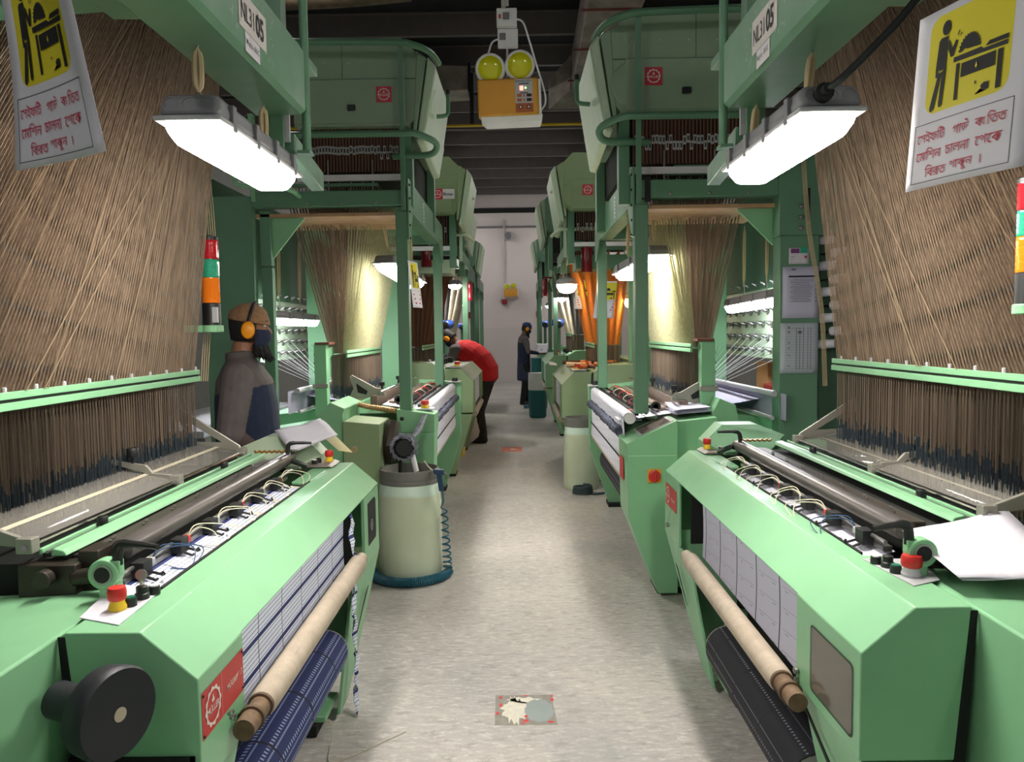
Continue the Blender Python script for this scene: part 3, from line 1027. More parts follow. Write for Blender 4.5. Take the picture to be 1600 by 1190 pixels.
    def arm(yy, kind):
        b = MB(M)
        b.box(gu + .045, gu + .085, yy - .016, yy + .016, .985, 1.022)
        if kind == 0:
            b.prism([(gu + .07, yy, 1.0), (gu + .085, yy, 1.024), (gu + .145, yy, 1.03), (gu + .17, yy, 1.058), (gu + .29, yy, 1.075), (gu + .29, yy, 1.062), (gu + .175, yy, 1.03), (gu + .155, yy, 1.012)], (0, .012, 0))
        elif kind == 1:
            b.prism([(gu + .07, yy, .995), (gu + .08, yy, 1.02), (gu + .30, yy, 1.10), (gu + .30, yy, 1.07), (gu + .16, yy, 1.005)], (0, .014, 0))
        else:
            A = [(gu + .06, yy, 1.0), (gu + .075, yy, 1.03), (gu + .32, yy, 1.19), (gu + .335, yy, 1.16), (gu + .31, yy, 1.10), (gu + .335, yy, 1.03), (gu + .28, yy, 1.03), (gu + .15, yy, 1.005)]
            I = [(gu + .15, yy, 1.045), (gu + .155, yy, 1.05), (gu + .285, yy, 1.13), (gu + .298, yy, 1.125), (gu + .28, yy, 1.10), (gu + .29, yy, 1.052), (gu + .27, yy, 1.048), (gu + .2, yy, 1.045)]
            n = 8
            vs = A + I + [(a, c + .014, d) for a, c, d in A] + [(a, c + .014, d) for a, c, d in I]
            fs = []
            for i in range(n):
                j = (i + 1) % n
                fs += [(i, j, n + j, n + i), (2 * n + i, 3 * n + i, 3 * n + j, 2 * n + j), (i, 2 * n + i, 2 * n + j, j), (n + i, n + j, 3 * n + j, 3 * n + i)]
            b.add(vs, fs)
        o = b.build('guard_arm', ALU, t, 0.002)
        if kind == 0:
            MB(M).lathe([(.006, 0), (.006, .02), (.019, .022), (.02, .028), (.02, .05), (.018, .053)], (gu + .215, yy + .006, 1.064), n=16).build('knob', BLK, o)
        return o
    arm(yc0 + .04, 1)
    arm(P['armm'], 0)
    arm(P['armf'], 2)
    # clamps with levers
    def clamp(yy, ring=True):
        cu, cz = P['rollu'] - .045, .958
        b = MB(M)
        b.lathe([(.020, -.004), (.034, -.004), (.035, 0), (.035, .03), (.02, .03)], (cu, yy, cz), (0, 1, 0), 22)
        b.box(cu - .03, cu + .012, yy, yy + .03, cz - .065, cz - .02)
        b.box(cu - .036, cu - .012, yy + .003, yy + .027, cz + .0, cz + .03)
        o = b.build('roller_clamp', G, t, 0.002)
        MB(M).lathe([(.019, -.006), (.024, -.006), (.024, .012), (.019, .012), (.019, .002)], (cu, yy, cz), (0, 1, 0), 20).build('bearing_ring', STL, o)
        MB(M).cyl((cu, yy - .0068, cz), (cu, yy + .02, cz), .0185, n=18).build('bore', RUB, o)
        lever(o, (X(cu - .028), yy + .015, cz + .018), P['levd'], .11)
    clamp(y0 + .20)
    lever(t, (X(P['rollu'] - .01), yc1 + .33, .985), (-s, .12, 0), .10, .009)
    # weft sensors with their wires
    b = MB(M)
    b.tube([(P['rollu'] - .048, yc0, .934), (P['rollu'] - .048, yc1 + .25, .934)], .0055, 8)
    b.box(P['rollu'] - .045, P['rollu'] - .02, yc0 + .02, yc1 + .2, .905, .918)
    sr = b.build('sensor_rail', STL, t)
    for i in range(6):
        yy = yc0 + .10 + i * (yc1 - yc0 - .05) / 5.2
        cu = P['rollu'] - .062
        b = MB(M)
        b.box(cu - .012, cu + .02, yy - .024, yy + .024, .905, .945)
        b.tube([(cu - .01, yy + .02, .91), (cu - .04, yy + .02, .902), (cu - .046, yy + .012, .906), (cu - .046, yy + .004, .914)], .004, 6)
        b.tube([(cu - .01, yy - .005, .905), (cu - .034, yy - .005, .896), (cu - .040, yy - .012, .902)], .004, 6)
        o = b.build('weft_sensor', BLK, sr, 0.003)
        MB(M).box(cu - .008, cu + .014, yy + .026, yy + .05, .922, .94).build('connector', RED if i % 2 else LGREY, o, 0.002)
        rnd = random.Random(i + (5 if s > 0 else 0))
        b = MB(M)
        for k in range(2):
            e = rnd.uniform(.03, .12)
            b.tube([(cu, yy + .045, .935), (cu - .02, yy + .07, .955 + .01 * k), (cu - .05 - .03 * k, yy + .07 + e, .93), (cu - .07, yy + .05 + e * .6, .893), (cu - .03, yy - .02 + e, .90)], .0017, 5, 0, 5)
        b.build('wire', WIRE if i not in (0,) else mat('blue_wire', (40, 70, 110), .5), o)
    # push-button plate
    pc = P['plate']
    b = MB()
    b.prism([(x, y, .9005) for x, y in pc], (0, 0, .003))
    pn = b.build('button_panel', PAPER if s < 0 else LGREY, t, 0.001)
    estop(pn, (P['es'][0], P['es'][1], .9035), .0195 if s < 0 else .0235, YEL if s < 0 else LGREY)
    for x, y, m in P['btn']:
        button(pn, (x, y, .9035), m)
    kx, ky = P['key']
    o = MB().lathe([(.016, 0), (.016, .012), (.0125, .014), (.0125, .028), (.009, .03)], (kx, ky, .9035), n=16).build('key_switch', BLK, pn)
    if s < 0:
        b = MB()
        b.box(kx - .002, kx + .002, ky - .004, ky + .004, .93, .95)
        b.lathe([(.0025, -.0012), (.013, -.0012), (.013, .0012), (.0025, .0012)], (kx, ky, .958), (.25, -1, 0), 14)
        b.build('key', STL, o)
    # far push-button plate and end housing
    b = MB(M)
    yy = y1 + .10
    b.uzprism([(uh - .02, .905), (uh, .915), (uh + .12, .915), (uh + .12, .905)], y1 - .16, y1 - .0)
    pn = b.build('button_panel', mat('dull_plate', (120, 112, 104), .5), t, 0.002)
    estop(pn, (X(uh + .02), y1 - .05, .915), .019)
    button(pn, (X(uh + .06), y1 - .085, .915), BLK)
    button(pn, (X(uh + .07), y1 - .12, .915), WHT)
    b = MB(M)
    b.prism([(.92, y1 - .02, .60), (.92, y1 - .02, .94), (1.02, y1 + .04, 1.02), (1.20, y1 + .04, 1.02), (1.32, y1, .97), (1.32, y1, .60)], (0, .14, 0))
    b.prism([(.92, y1 - .02, .94), (1.02, y1 + .04, 1.02), (1.20, y1 + .04, 1.02), (1.32, y1, .97), (1.18, y1 - .22, .925), (.98, y1 - .18, .918)], (0, .02, -.02))
    b.build('end_housing', G if s > 0 else GP, t, 0.003)
    b = MB(M)
    b.tube([(.93, y1 - .25, .93), (.97, y1 - .3, .96), (1.0, y1 - .22, .95), (1.03, y1 - .3, .94), (.98, y1 - .36, .92)], .012, 7, 0, 4)
    b.build('cable_bundle', BLK, t)
    b = MB(M)
    yb = P['armf'] + .10
    b.tube([(1.02 + .011 * i + (.003 if i % 2 else 0), yb + (.012 if i % 2 else -.012), .985 + .004 * (i % 2)) for i in range(14)], .005, 6, 0, 2)
    b.build('spring', mat('brass_spring', (176, 132, 60), .35, .6), t)
    # linkage at the near end
    b = MB(M)
    lz = 0 if s < 0 else -.045
    b.box(P['rollu'] + .06, P['rollu'] + .20, y0 + .27, y0 + .33, .86, .96 + lz)
    b.box(P['rollu'] + .02, P['rollu'] + .07, y0 + .30, y0 + .38, .87, .985 + lz)
    b.lathe([(.018, 0), (.022, .004), (.022, .03)], (P['rollu'] + .12, y0 + .26, .935 + lz), (0, -1, 0), 14)
    b.tube([(P['rollu'] - .06, y0 + .23, .92), (P['rollu'] + .0, y0 + .27, .935), (P['rollu'] + .07, y0 + .28, .925)], .02, 8, 0, 4)
    b.build('linkage', mat('oily_steel', (60, 54, 48), .4, .5), t, 0.003)
    return t

# --- nearest looms, left and right of the aisle
GLM = 'label looms along the aisle'
PL = dict(uf=.66, ur=.775, uh=.855, us=.93, y0=1.52, yc0=1.772, yc1=2.93, ye=3.22, y1=3.56, legu=.705, leg=(2.98, 2.88, 3.02), uct=.96,
          roll=(.628, .612), rollu=1.0, gu=1.12, cloth=CL_S, cloth_top=CL_S, armm=2.62, armf=3.25, levd=(1, -.25, -.02),
          plate=[(-.944, 1.600), (-.836, 1.556), (-.848, 1.765), (-.985, 1.83)], es=(-.885, 1.645), key=(-.865, 1.715), btn=[(-.868, 1.668, GRN), (-.853, 1.748, WHT)])
PR = dict(uf=.73, ur=.845, uh=.905, us=.965, y0=1.615, yc0=1.995, yc1=3.12, ye=3.48, y1=3.80, legu=.785, leg=(3.30, 3.07, 3.25), uct=1.0,
          roll=(.70, .552), rollu=1.01, gu=1.185, cloth=CL_L, cloth_top=CL_W, armm=2.68, armf=3.42, levd=(-1, -.35, -.02),
          plate=[(.885, 1.96), (.908, 1.745), (.99, 1.785), (1.03, 1.95)], es=(.938, 1.815), key=(.915, 1.885), btn=[(.912, 1.838, GRN), (.9, 1.915, WHT)])
L1 = loom_near(-1, PL, 'nearest loom at left, weaving navy striped white labels under a green cover', GLM)
R1 = loom_near(1, PR, 'nearest loom at right, weaving plain grey labels under a green cover', GLM)

# left: hand wheel, name plate, window in the end panel, selvedge strip, toe box
b = MB()
b.lathe([(.036, -.16), (.036, -.06), (.062, -.052), (.083, -.045), (.086, -.02), (.087, -.004), (.083, 0.004), (.05, .004)], (-.757, 1.392, .795), (.93, -.37, 0), 40)
hw = b.build('hand_wheel', mat('wheel_black', (26, 28, 36), .5), L1)
MB().lathe([(.012, .003), (.0135, .004), (.0135, .006), (.010, .0065)], (-.757, 1.392, .795), (.93, -.37, 0), 20).build('hub_cap', mat('hub_beige', (176, 166, 144), .5), hw)
b = MB().box(-.925, -.685, 1.42, 1.515, .25, .625)
b.build('toe_box', G, L1, 0.004)
b = MB()
b.box(-.93, -.672, 1.512, 1.519, .630, .640)
b.box(-.680, -.672, 1.512, 1.519, .3, .64)
b.build('gasket', RUB, L1)
pl = Plane((-.66, 1.648, .714), (0, 1, 0), (0, 0, 1), .0012)
b = MB()
pl.rect(b, -.118, .118, -.0505, .0505, 0, 1)
npl = b.build('name_plate', LOGO, L1, label='red name plate with gear emblem')
b = MB()
emblem(pl, b, -.062, 0, .043)
pl.text(b, 'MÜGRIP', .048, .002, h=.0165, w=.068, shear=.2, bold=.01)
pl.text(b, '®', .087, .006, h=.006)
pl.text(b, '3', .102, .002, h=.0145, shear=.2)
pl.rect(b, -.0125, -.0118, -.049, .049, 0, 1.6)
b.build('lettering', LWHT, npl)
for a, c in ((-.112, .043), (.112, .043), (-.112, -.043), (.112, -.043)):
    MB().lathe([(.0032, 0), (.0032, .0022), (.001, .003)], pl.p(a, c, 1), pl.n, 8).build('rivet', BLK, npl)
b = MB()
for i in range(2):
    b.tube([(-.659, 1.665 + .008 * i, .655 - .014 * i), (-.652, 1.672 + .008 * i, .66 - .014 * i), (-.652, 1.682 + .008 * i, .652 - .014 * i), (-.654, 1.678 + .008 * i, .641 - .014 * i)], .0022, 6, 0, 3)
b.build('latch', STL, L1)
b = MB()
b.prism([(-.6585, 3.30, .575), (-.6585, 3.46, .575), (-.6585, 3.47, .60), (-.6585, 3.47, .745), (-.6585, 3.45, .76), (-.6585, 3.30, .76)], (-.004, 0, 0))
o = b.build('end_window', RUB, L1)
MB().lathe([(.022, 0), (.026, .001), (.026, .004), (.019, .004), (.019, .001)], (-.659, 3.36, .655), (1, 0, 0), 20).build('drive_ring', STL, o)
b = MB()
rn = random.Random(3)
pts = []
for i in range(40):
    z = .80 - .795 * i / 39
    pts.append((-.652 + rn.uniform(-.006, .006), 2.925 + rn.uniform(-.008, .008), z))
def strip(a, c):
    i = min(39, int(a * 39 + .5))
    x, y, z = pts[i]
    return (x + .006 * math.sin(c * 5 + i), y + .045 * c - .01 + .008 * math.sin(i * .9), z)
b.grid(strip, 39, 4, 0, lambda a, c: (c * .05 + .03, a * .8))
b.build('selvedge_strip', CL_S, L1, thick=.002)
# right: window, name plate, latch
pl = Plane((.73, 1.77, .675), (0, -1, 0), (0, 0, 1), .0012)
b = MB()
w, h, r = .118, .080, .014
pts = []
for cx, cy, a0 in ((w - r, h - r, 0), (-w + r, h - r, 90), (-w + r, -h + r, 180), (w - r, -h + r, 270)):
    pts += [(cx + r * math.cos(R(a0 + k * 30)), cy + r * math.sin(R(a0 + k * 30))) for k in range(4)]
pl.shape(b, pts, 0, 1)
win = b.build('inspection_window', SMOKE, R1)
b = MB()
k = len(pts)
outer = [(a * 1.04, c * 1.06) for a, c in pts]
b.add([pl.p(a, c, 2) for a, c in pts] + [pl.p(a, c, 2) for a, c in outer], [(i, (i + 1) % k, k + (i + 1) % k, k + i) for i in range(k)])
b.build('window_seal', mat('seal_dark', (46, 58, 46), .6), win)
pl = Plane((.73, 3.655, .695), (0, -1, 0), (0, 0, 1), .0012)
b = MB()
pl.rect(b, -.128, .128, -.052, .052)
npl = b.build('name_plate', LOGO, R1, label='red name plate with gear emblem')
b = MB()
emblem(pl, b, -.07, 0, .043)
pl.text(b, 'MÜGRIP', .05, -.005, h=.018, w=.085, shear=.1)
b.build('lettering', LWHT, npl)
b = MB()
b.lathe([(.006, 0), (.009, .004), (.009, .012), (.003, .015)], (.73, 1.975, .60), (-1, 0, 0), 10)
b.lathe([(.006, 0), (.008, .004), (.008, .01), (.003, .013)], (.73, 1.975, .575), (-1, 0, 0), 10)
b.build('latch', STL, R1)
b = MB()
b.prism([(.7285, 1.985, .545), (.7285, 1.985, .552), (.745, 1.70, .40), (.745, 1.70, .385)], (.004, 0, 0))
b.build('skirt_gap', RUB, R1)
b = MB()
b.lathe([(.008, 0), (.011, .003), (.011, .012)], (.728, 3.70, .55), (-1, 0, 0), 10)
b.build('latch', STL, R1)

b = MB()
b.prism([(1.06, 1.62, .869), (1.12, 1.62, .866), (1.12, 1.655, .866), (1.06, 1.655, .869)], (0, 0, .0012))
b.M = Matrix.Translation((0, 0, .0185))
b.v = [b.M @ v for v in b.v]
b.build('warning_sticker', YEL, R1, label='small yellow warning sticker')

# cloth rolls lying under the fronts of the two nearest looms
def cloth_roll(s, u, z, ya, yb, r, m, label):
    t = thing('cloth_roll', label, 'cloth roll', (s * u, (ya + yb) / 2, z - r), 'rolls of finished label cloth')
    b = MB()
    n = 28
    b.grid(lambda a, c: (s * u + r * math.cos(2 * math.pi * c), ya + (yb - ya) * a, z + r * math.sin(2 * math.pi * c)), 2, n, 0, lambda a, c: ((yb - ya) * a, 2 * math.pi * r * c))
    b.build('wound_cloth', m, t)
    b = MB()
    b.cyl((s * u, ya - .04, z), (s * u, yb + .05, z), r * .45, n=16)
    b.lathe([(r * .4, yb - .002), (r * .985, yb - .002), (r * .97, yb + .012), (r * .4, yb + .012)], (s * u, 0, z), (0, 1, 0), 26)
    b.lathe([(r * .4, ya - .002), (r * .985, ya - .002), (r * .4, ya + .004)], (s * u, 0, z), (0, 1, 0), 26)
    b.build('core', mat('grey_core', (150, 148, 146), .6), t)
    return t
cloth_roll(-1, .745, .29, 1.76, 2.86, .082, RL_B, 'navy roll of woven labels under the front of the nearest left loom')
cloth_roll(1, .80, .27, 2.0, 2.90, .088, RL_K, 'black roll of woven labels under the front of the nearest right loom')
GH = 'harnesses of cords over the looms'
harness('jacquard_harness', 'brown curtain of harness cords above the nearest left loom', -1, 1.37, 1.50, 1.14, 1.62, 1.35, 3.25, 2.15, 3.09, 1.335, 2.63, 6, 108, .0024, GH, 1.3, 1.37, .955, stray=9)
harness('jacquard_harness', 'brown curtain of harness cords above the nearest right loom', 1, 1.37, 1.50, 1.14, 1.62, 1.35, 3.31, 2.15, 3.13, 1.345, 2.63, 6, 108, .0024, GH, 1.3, 1.37, .955, stray=9)
tower(-1.31, 3.30, 1.545, .038, .38, 'red, green and amber signal tower left of the bearded worker')
tower(1.228, 1.85, 1.55, .035, .30, 'red, green and amber signal tower under the right warning sheet')
b = MB()
b.box(-1.42, -1.27, 3.27, 3.33, 1.515, 1.545)
b.lathe([(.042, 0), (.042, .03)], (-1.31, 3.30, 1.515), n=18)
tag(b.build('tower_bracket', G, loc=(-1.34, 3.30, 1.51), bevel=.003), 'green bracket carrying the left signal tower', 'bracket')
b = MB()
b.box(1.228, 1.42, 1.83, 1.87, 1.525, 1.55)
b.lathe([(.039, 0), (.039, .025)], (1.228, 1.85, 1.525), n=18)
tag(b.build('tower_bracket', G, loc=(1.4, 2.02, 1.51), bevel=.003), 'green bracket carrying the right signal tower', 'bracket')

# ================================================================ gantries, jacquard machines, looms further down
def bolt_row(parent, pts, ax, r=.008, m=None):
    q = None
    for p in pts:
        if q is None:
            q = MB().lathe([(r, 0), (r, r * .8), (r * .5, r)], p, ax, 6).build('bolt', m or BLK, parent)
            p0 = Vector(p)
        else:
            c = q.copy()
            C.objects.link(c)
            c.location = Vector(p) - p0

GG = 'gantries over the looms'
def gantry_first(s, label, tag_no, model):
    M = MIR(s)
    t = thing('gantry', label, 'gantry', (s * .72, 1.5, 0), GG)
    b = MB(M)
    b.prism([(.655, .55, 2.19), (.80, .55, 2.19), (.80, 2.0, 2.19), (.70, 2.42, 2.19), (.655, 2.42, 2.19)], (0, 0, .012))
    b.box(.645, .657, .55, 2.42, 2.19, 2.37)
    b.prism([(.645, .55, 2.205), (.645, .55, 2.19), (.66, .55, 2.178), (.80, .55, 2.178), (.80, .55, 2.19)], (0, 1.87, 0))
    b.box(.655, .78, .55, 2.42, 2.36, 2.37)
    beam = b.build('side_beam', GD, t, 0.004)
    b = MB(M)
    b.box(.66, .79, .52, .62, 0, 2.18)
    b.build('post', GD, t, 0.004)
    b = MB(M)
    yo = .14 if s < 0 else .0
    b.hexa([(.78, 1.72, 2.25), (1.75, 1.72 + yo, 2.25), (1.75, 1.80 + yo, 2.25), (.78, 1.80, 2.25), (.78, 1.72, 2.42), (1.75, 1.72 + yo, 2.42), (1.75, 1.80 + yo, 2.42), (.78, 1.80, 2.42)])
    b.box(.80, .93, 1.70, 1.83, 2.235, 2.45)
    b.build('cross_arm', GD, t, 0.004)
    # guard post and platform edge at the far end
    b = MB(M)
    b.cyl((.655, 2.46, 2.075), (.655, 2.46, 3.2), .0135, n=14)
    b.box(.64, .68, 2.435, 2.485, 2.065, 2.075)
    b.build('guard_post', GD, t)
    b = MB(M)
    b.tube([(.655, 2.46, 2.98), (.655, 2.56, 2.97), (.72, 2.62, 2.95), (.9, 2.62, 2.95)], .013, 10, 0, 4)
    b.build('guard_rail', GD, t)
    b = MB(M)
    b.box(.665, .70, 2.40, 2.66, 2.37, 2.40)
    b.box(.72, .78, 2.44, 2.50, 2.12, 3.2)
    b.box(.715, .76, 2.42, 2.428, 2.07, 2.2)
    b.hexa([(.69, 2.45, 2.06), (.74, 2.45, 2.06), (.80, 3.05, 2.06), (.75, 3.05, 2.06), (.69, 2.45, 2.13), (.74, 2.45, 2.13), (.80, 3.05, 2.13), (.75, 3.05, 2.13)])
    b.build('platform_bracket', GD, t, 0.003)
    b = MB(M)
    b.box(.70, .718, 2.43, 2.44, 2.1, 2.22)
    b.build('steel_strap', LGREY, t)
    # machine number on the aisle face
    pl = Plane((s * .645, 1.95 if s < 0 else 2.03, 2.262), (0, -s, 0), (0, 0, 1), .0012)
    b = MB()
    cx = .03 * s
    pl.rect(b, -.1, .1, -.03, .058)
    o = b.build('number_label', mat('label_paper', (206, 198, 196), .6), beam)
    b = MB()
    pl.text(b, tag_no, -.04, .012, h=.045, w=.09, bold=.005)
    pl.text(b, '05', .048, .014, h=.058, w=.06, bold=.03)
    b.build('print', INK, o)
    b = MB()
    ox = .0
    pl.rect(b, ox - .06, ox + .045, -.078, -.032)
    o = b.build('model_label', mat('label_white', (214, 208, 214), .6), beam)
    b = MB()
    pl.text(b, model, ox - .008, -.055, h=.018, w=.09, bold=.01)
    b.build('print', INKG, o)
    # glints of the clear tape round the label, painted as pale slivers
    b = MB()
    rnd = random.Random(5)
    for i in range(46):
        a, c = rnd.uniform(-.16, .16), rnd.uniform(-.05, .075)
        if -.1 < a < .1 and -.03 < c < .058 and rnd.random() < .7:
            continue
        l = rnd.uniform(.003, .012)
        pl.shape(b, [(a, c), (a + .003, c), (a + .002, c + l), (a - .001, c + l)], 0, 1.6)
    b.build('tape_glints', mat('tape_glint', (206, 216, 212), .1), beam)
    bolt_row(beam, [(s * .645, .9 + .35 * i, 2.345) for i in range(3)], (-s, 0, 0), .007)
    return t
gantry_first(-1, 'green gantry beam nearest the camera at left with a taped number label', 'NL31', 'Mugrip - 800/C')
gantry_first(1, 'green gantry beam nearest the camera at right with a taped number label', 'NL31', 'Mugrip - 800/2')

GJK = 'jacquard machines on the gantries'
def board_first(s, label):
    t = thing('jacquard_machine', label, 'jacquard machine', (s * 1.35, 2.5, 2.7), GJK)
    b = MB(MIR(s))
    b.box(.98, 1.8, 1.7, 3.35, 2.62, 2.66)
    b.build('base_board', DRK, t)
    b = MB(MIR(s))
    b.box(1.0, 1.8, 1.75, 3.30, 2.66, 3.3)
    b.build('body', GJ, t, .02)
board_first(-1, 'underside of the jacquard machine over the nearest left harness')
board_first(1, 'underside of the jacquard machine over the nearest right harness')

def jacquard(s, u, y, z, L, m, label, detail=2, logo=True, bonas=False, w=.82, tags=True):
    """jacquard machine: hooded body, leaning aisle panel, rows of hooks underneath"""
    M = MIR(s)
    t = thing('jacquard_machine', label, 'jacquard machine', (s * (u + .3), y + L / 2, z), GJK)
    b = MB(M)
    P = [(u + .03, z + .06), (u + .08, z + .005), (u + w, z + .005), (u + w, z + .55), (u + .12, z + .56), (u + .02, z + .46), (u + .0, z + .22)]
    b.uzprism(P, y, y + L)
    b.box(u + .10, u + w, y - .012, y, z + .02, z + .30)
    if s > 0:
        b.lathe([(.13, 0), (.13, .008), (.12, .011)], (u + .15, y, z + .16), (0, -1, 0), 24)
    body = b.build('body', m, t, 0.012, segs=3)
    b = MB(M)
    b.hexa([(u + .035, y - .005, z - .10), (u - .015, y - .005, z - .09), (u - .015, y + L * .62, z - .14), (u + .035, y + L * .62, z - .15), (u - .05, y - .005, z + .44), (u - .10, y + .02, z + .38), (u - .10, y + L * .62, z + .40), (u - .05, y + L * .62, z + .46)])
    b.build('aisle_panel', GP, t, 0.012)
    b = MB(M)
    b.hexa([(u + .055, y - .008, z - .05), (u + .035, y - .008, z - .05), (u + .035, y + L * .62, z - .1), (u + .055, y + L * .62, z - .1), (u + .02, y - .008, z + .47), (u - .04, y - .008, z + .43), (u - .04, y + L * .6, z + .45), (u + .02, y + L * .6, z + .48)])
    b.build('panel_frame', GO if m is GO else GJ, t, 0.006)
    if detail > 1:
        b = MB(M)
        b.tube([(u - .07, y + .30, z + .14), (u - .14, y + .30, z + .15), (u - .15, y + .30, z + .2), (u - .15, y + .30, z + .29)], .014, 8, 0, 3)
        h = b.build('handle', GD, t)
        MB(M).cyl((u - .15, y + .30, z + .285), (u - .15, y + .30, z + .315), .016, n=10).build('handle_cap', BLK, h)
        bolt_row(body, [(s * (u + .14 + .16 * i), y - .001, z + .40) for i in range(5)], (0, -1, 0), .008, LGREY)
        b = MB(M)
        b.box(u + .0, u + w, y - .003, y + .0, z + .297, z + .303)
        b.box(u + .5, u + .503, y - .003, y, z + .3, z + .54)
        b.build('cover_seam', mat('seam_green', (74, 96, 74), .6), body)
        b = MB(M)
        b.box(u + .42, u + .47, y - .03, y, z + .10, z + .135)
        b.build('socket', BLK, body, .004)
    if logo:
        lx = u + (.235 if s < 0 else .26)
        yy = y - .0125
        pl = Plane((s * lx, yy, z + .20), (1, 0, 0), (0, 0, 1), .001)
        b = MB()
        pl.rect(b, -.05, .05, -.05, .05)
        o = b.build('emblem_sticker', LOGOB, body, label='square red sticker with gear emblem')
        b = MB()
        emblem(pl, b, 0, 0, .04)
        b.build('emblem', LWHT, o)
        if bonas:
            b = MB()
            pl.rect(b, .052, .165, -.047, .047)
            o = b.build('name_sticker', WHT, body)
            b = MB()
            pl.text(b, 'Bonas', .105, 0, h=.03, w=.09, bold=.02)
            b.build('print', NAVY, o)
    # hooks and springs
    b = MB(M)
    b.box(u + .14, u + w - .02, y + .10, y + L - .1, z - .26, z + .01)
    b.build('hook_case', DRK, t)
    if detail > 0:
        n = 30 if detail > 1 else 14
        b = MB(M)
        for r in range(2):
            for i in range(n):
                xx = u + .16 + (w - .2) * (i + .5 * r) / n
                b.cyl((xx, y + .085 - .02 * r, z - .27), (xx, y + .085 - .02 * r, z + .005), .0055, n=5, caps=False)
        b.build('hook_springs', mat('copper_spring', (112, 78, 62), .5), t, kind='stuff')
        q = None
        rnd = random.Random(int(y * 10))
        for i in range(n if tags else 0):
            xx = u + .17 + (w - .22) * i / n
            zz = z - .135 + (-.035 if rnd.random() < .12 else rnd.uniform(-.006, .006))
            if q is None:
                b = MB()
                b.box(s * xx - .0085, s * xx + .0085, y + .052, y + .06, z - .16, z - .11)
                b.box(s * xx - .004, s * xx + .004, y + .051, y + .052, z - .148, z - .122, 1)
                q = b.build('hook_tag', [LGREY, BLK], t, .002)
                x0, z0 = xx, z - .135
            else:
                c = q.copy()
                C.objects.link(c)
                c.parent = t
                c.location = (s * (xx - x0), 0, zz - z0)
        b = MB(M)
        b.box(u + .13, u + w, y + .03, y + .06, z - .335, z - .295)
        b.build('white_rail', WHT, t)
        b = MB(M)
        for xx in (u + .33, u + .62):
            MB(M).cyl((xx, y + .04, z - .42), (xx, y + .04, z - .2), .006, n=6).build('rail_screw', STL, t)
    b = MB(M)
    xx = u + .07
    for yy in (y + .06, y + L - .2):
        MB(M).box(xx, xx + .065, yy, yy + .08, z - .50, z + .02).build('support_column', GD, t, .004)
    return t
jacquard(-1, .60, 5.04, 2.83, 1.6, GJ, 'large jacquard machine at upper left with a round-cornered guard rail before it', 2)
jacquard(1, .53, 4.46, 2.73, 1.5, GJ, 'large jacquard machine at upper right with a whole red sticker', 2)
jacquard(-1, .52, 7.55, 2.64, 1.5, GO, 'olive jacquard machine in the left row with red and white stickers', 1, True, True)
jacquard(1, .44, 7.55, 2.66, 1.5, GO, 'olive jacquard machine in the right row with a small red sticker', 1)
jacquard(-1, .68, 10.8, 2.78, 1.6, GD, 'fourth jacquard machine of the left row', 0, False)
jacquard(1, .38, 10.8, 2.86, 1.6, GD, 'fourth jacquard machine of the right row', 0, False)
jacquard(-1, .70, 14.0, 2.68, 1.6, GD, 'farthest jacquard machine of the left row near the end wall', 0, False)
jacquard(1, .40, 16.0, 2.92, 1.6, GD, 'farthest jacquard machine of the right row near the end wall', 0, False)

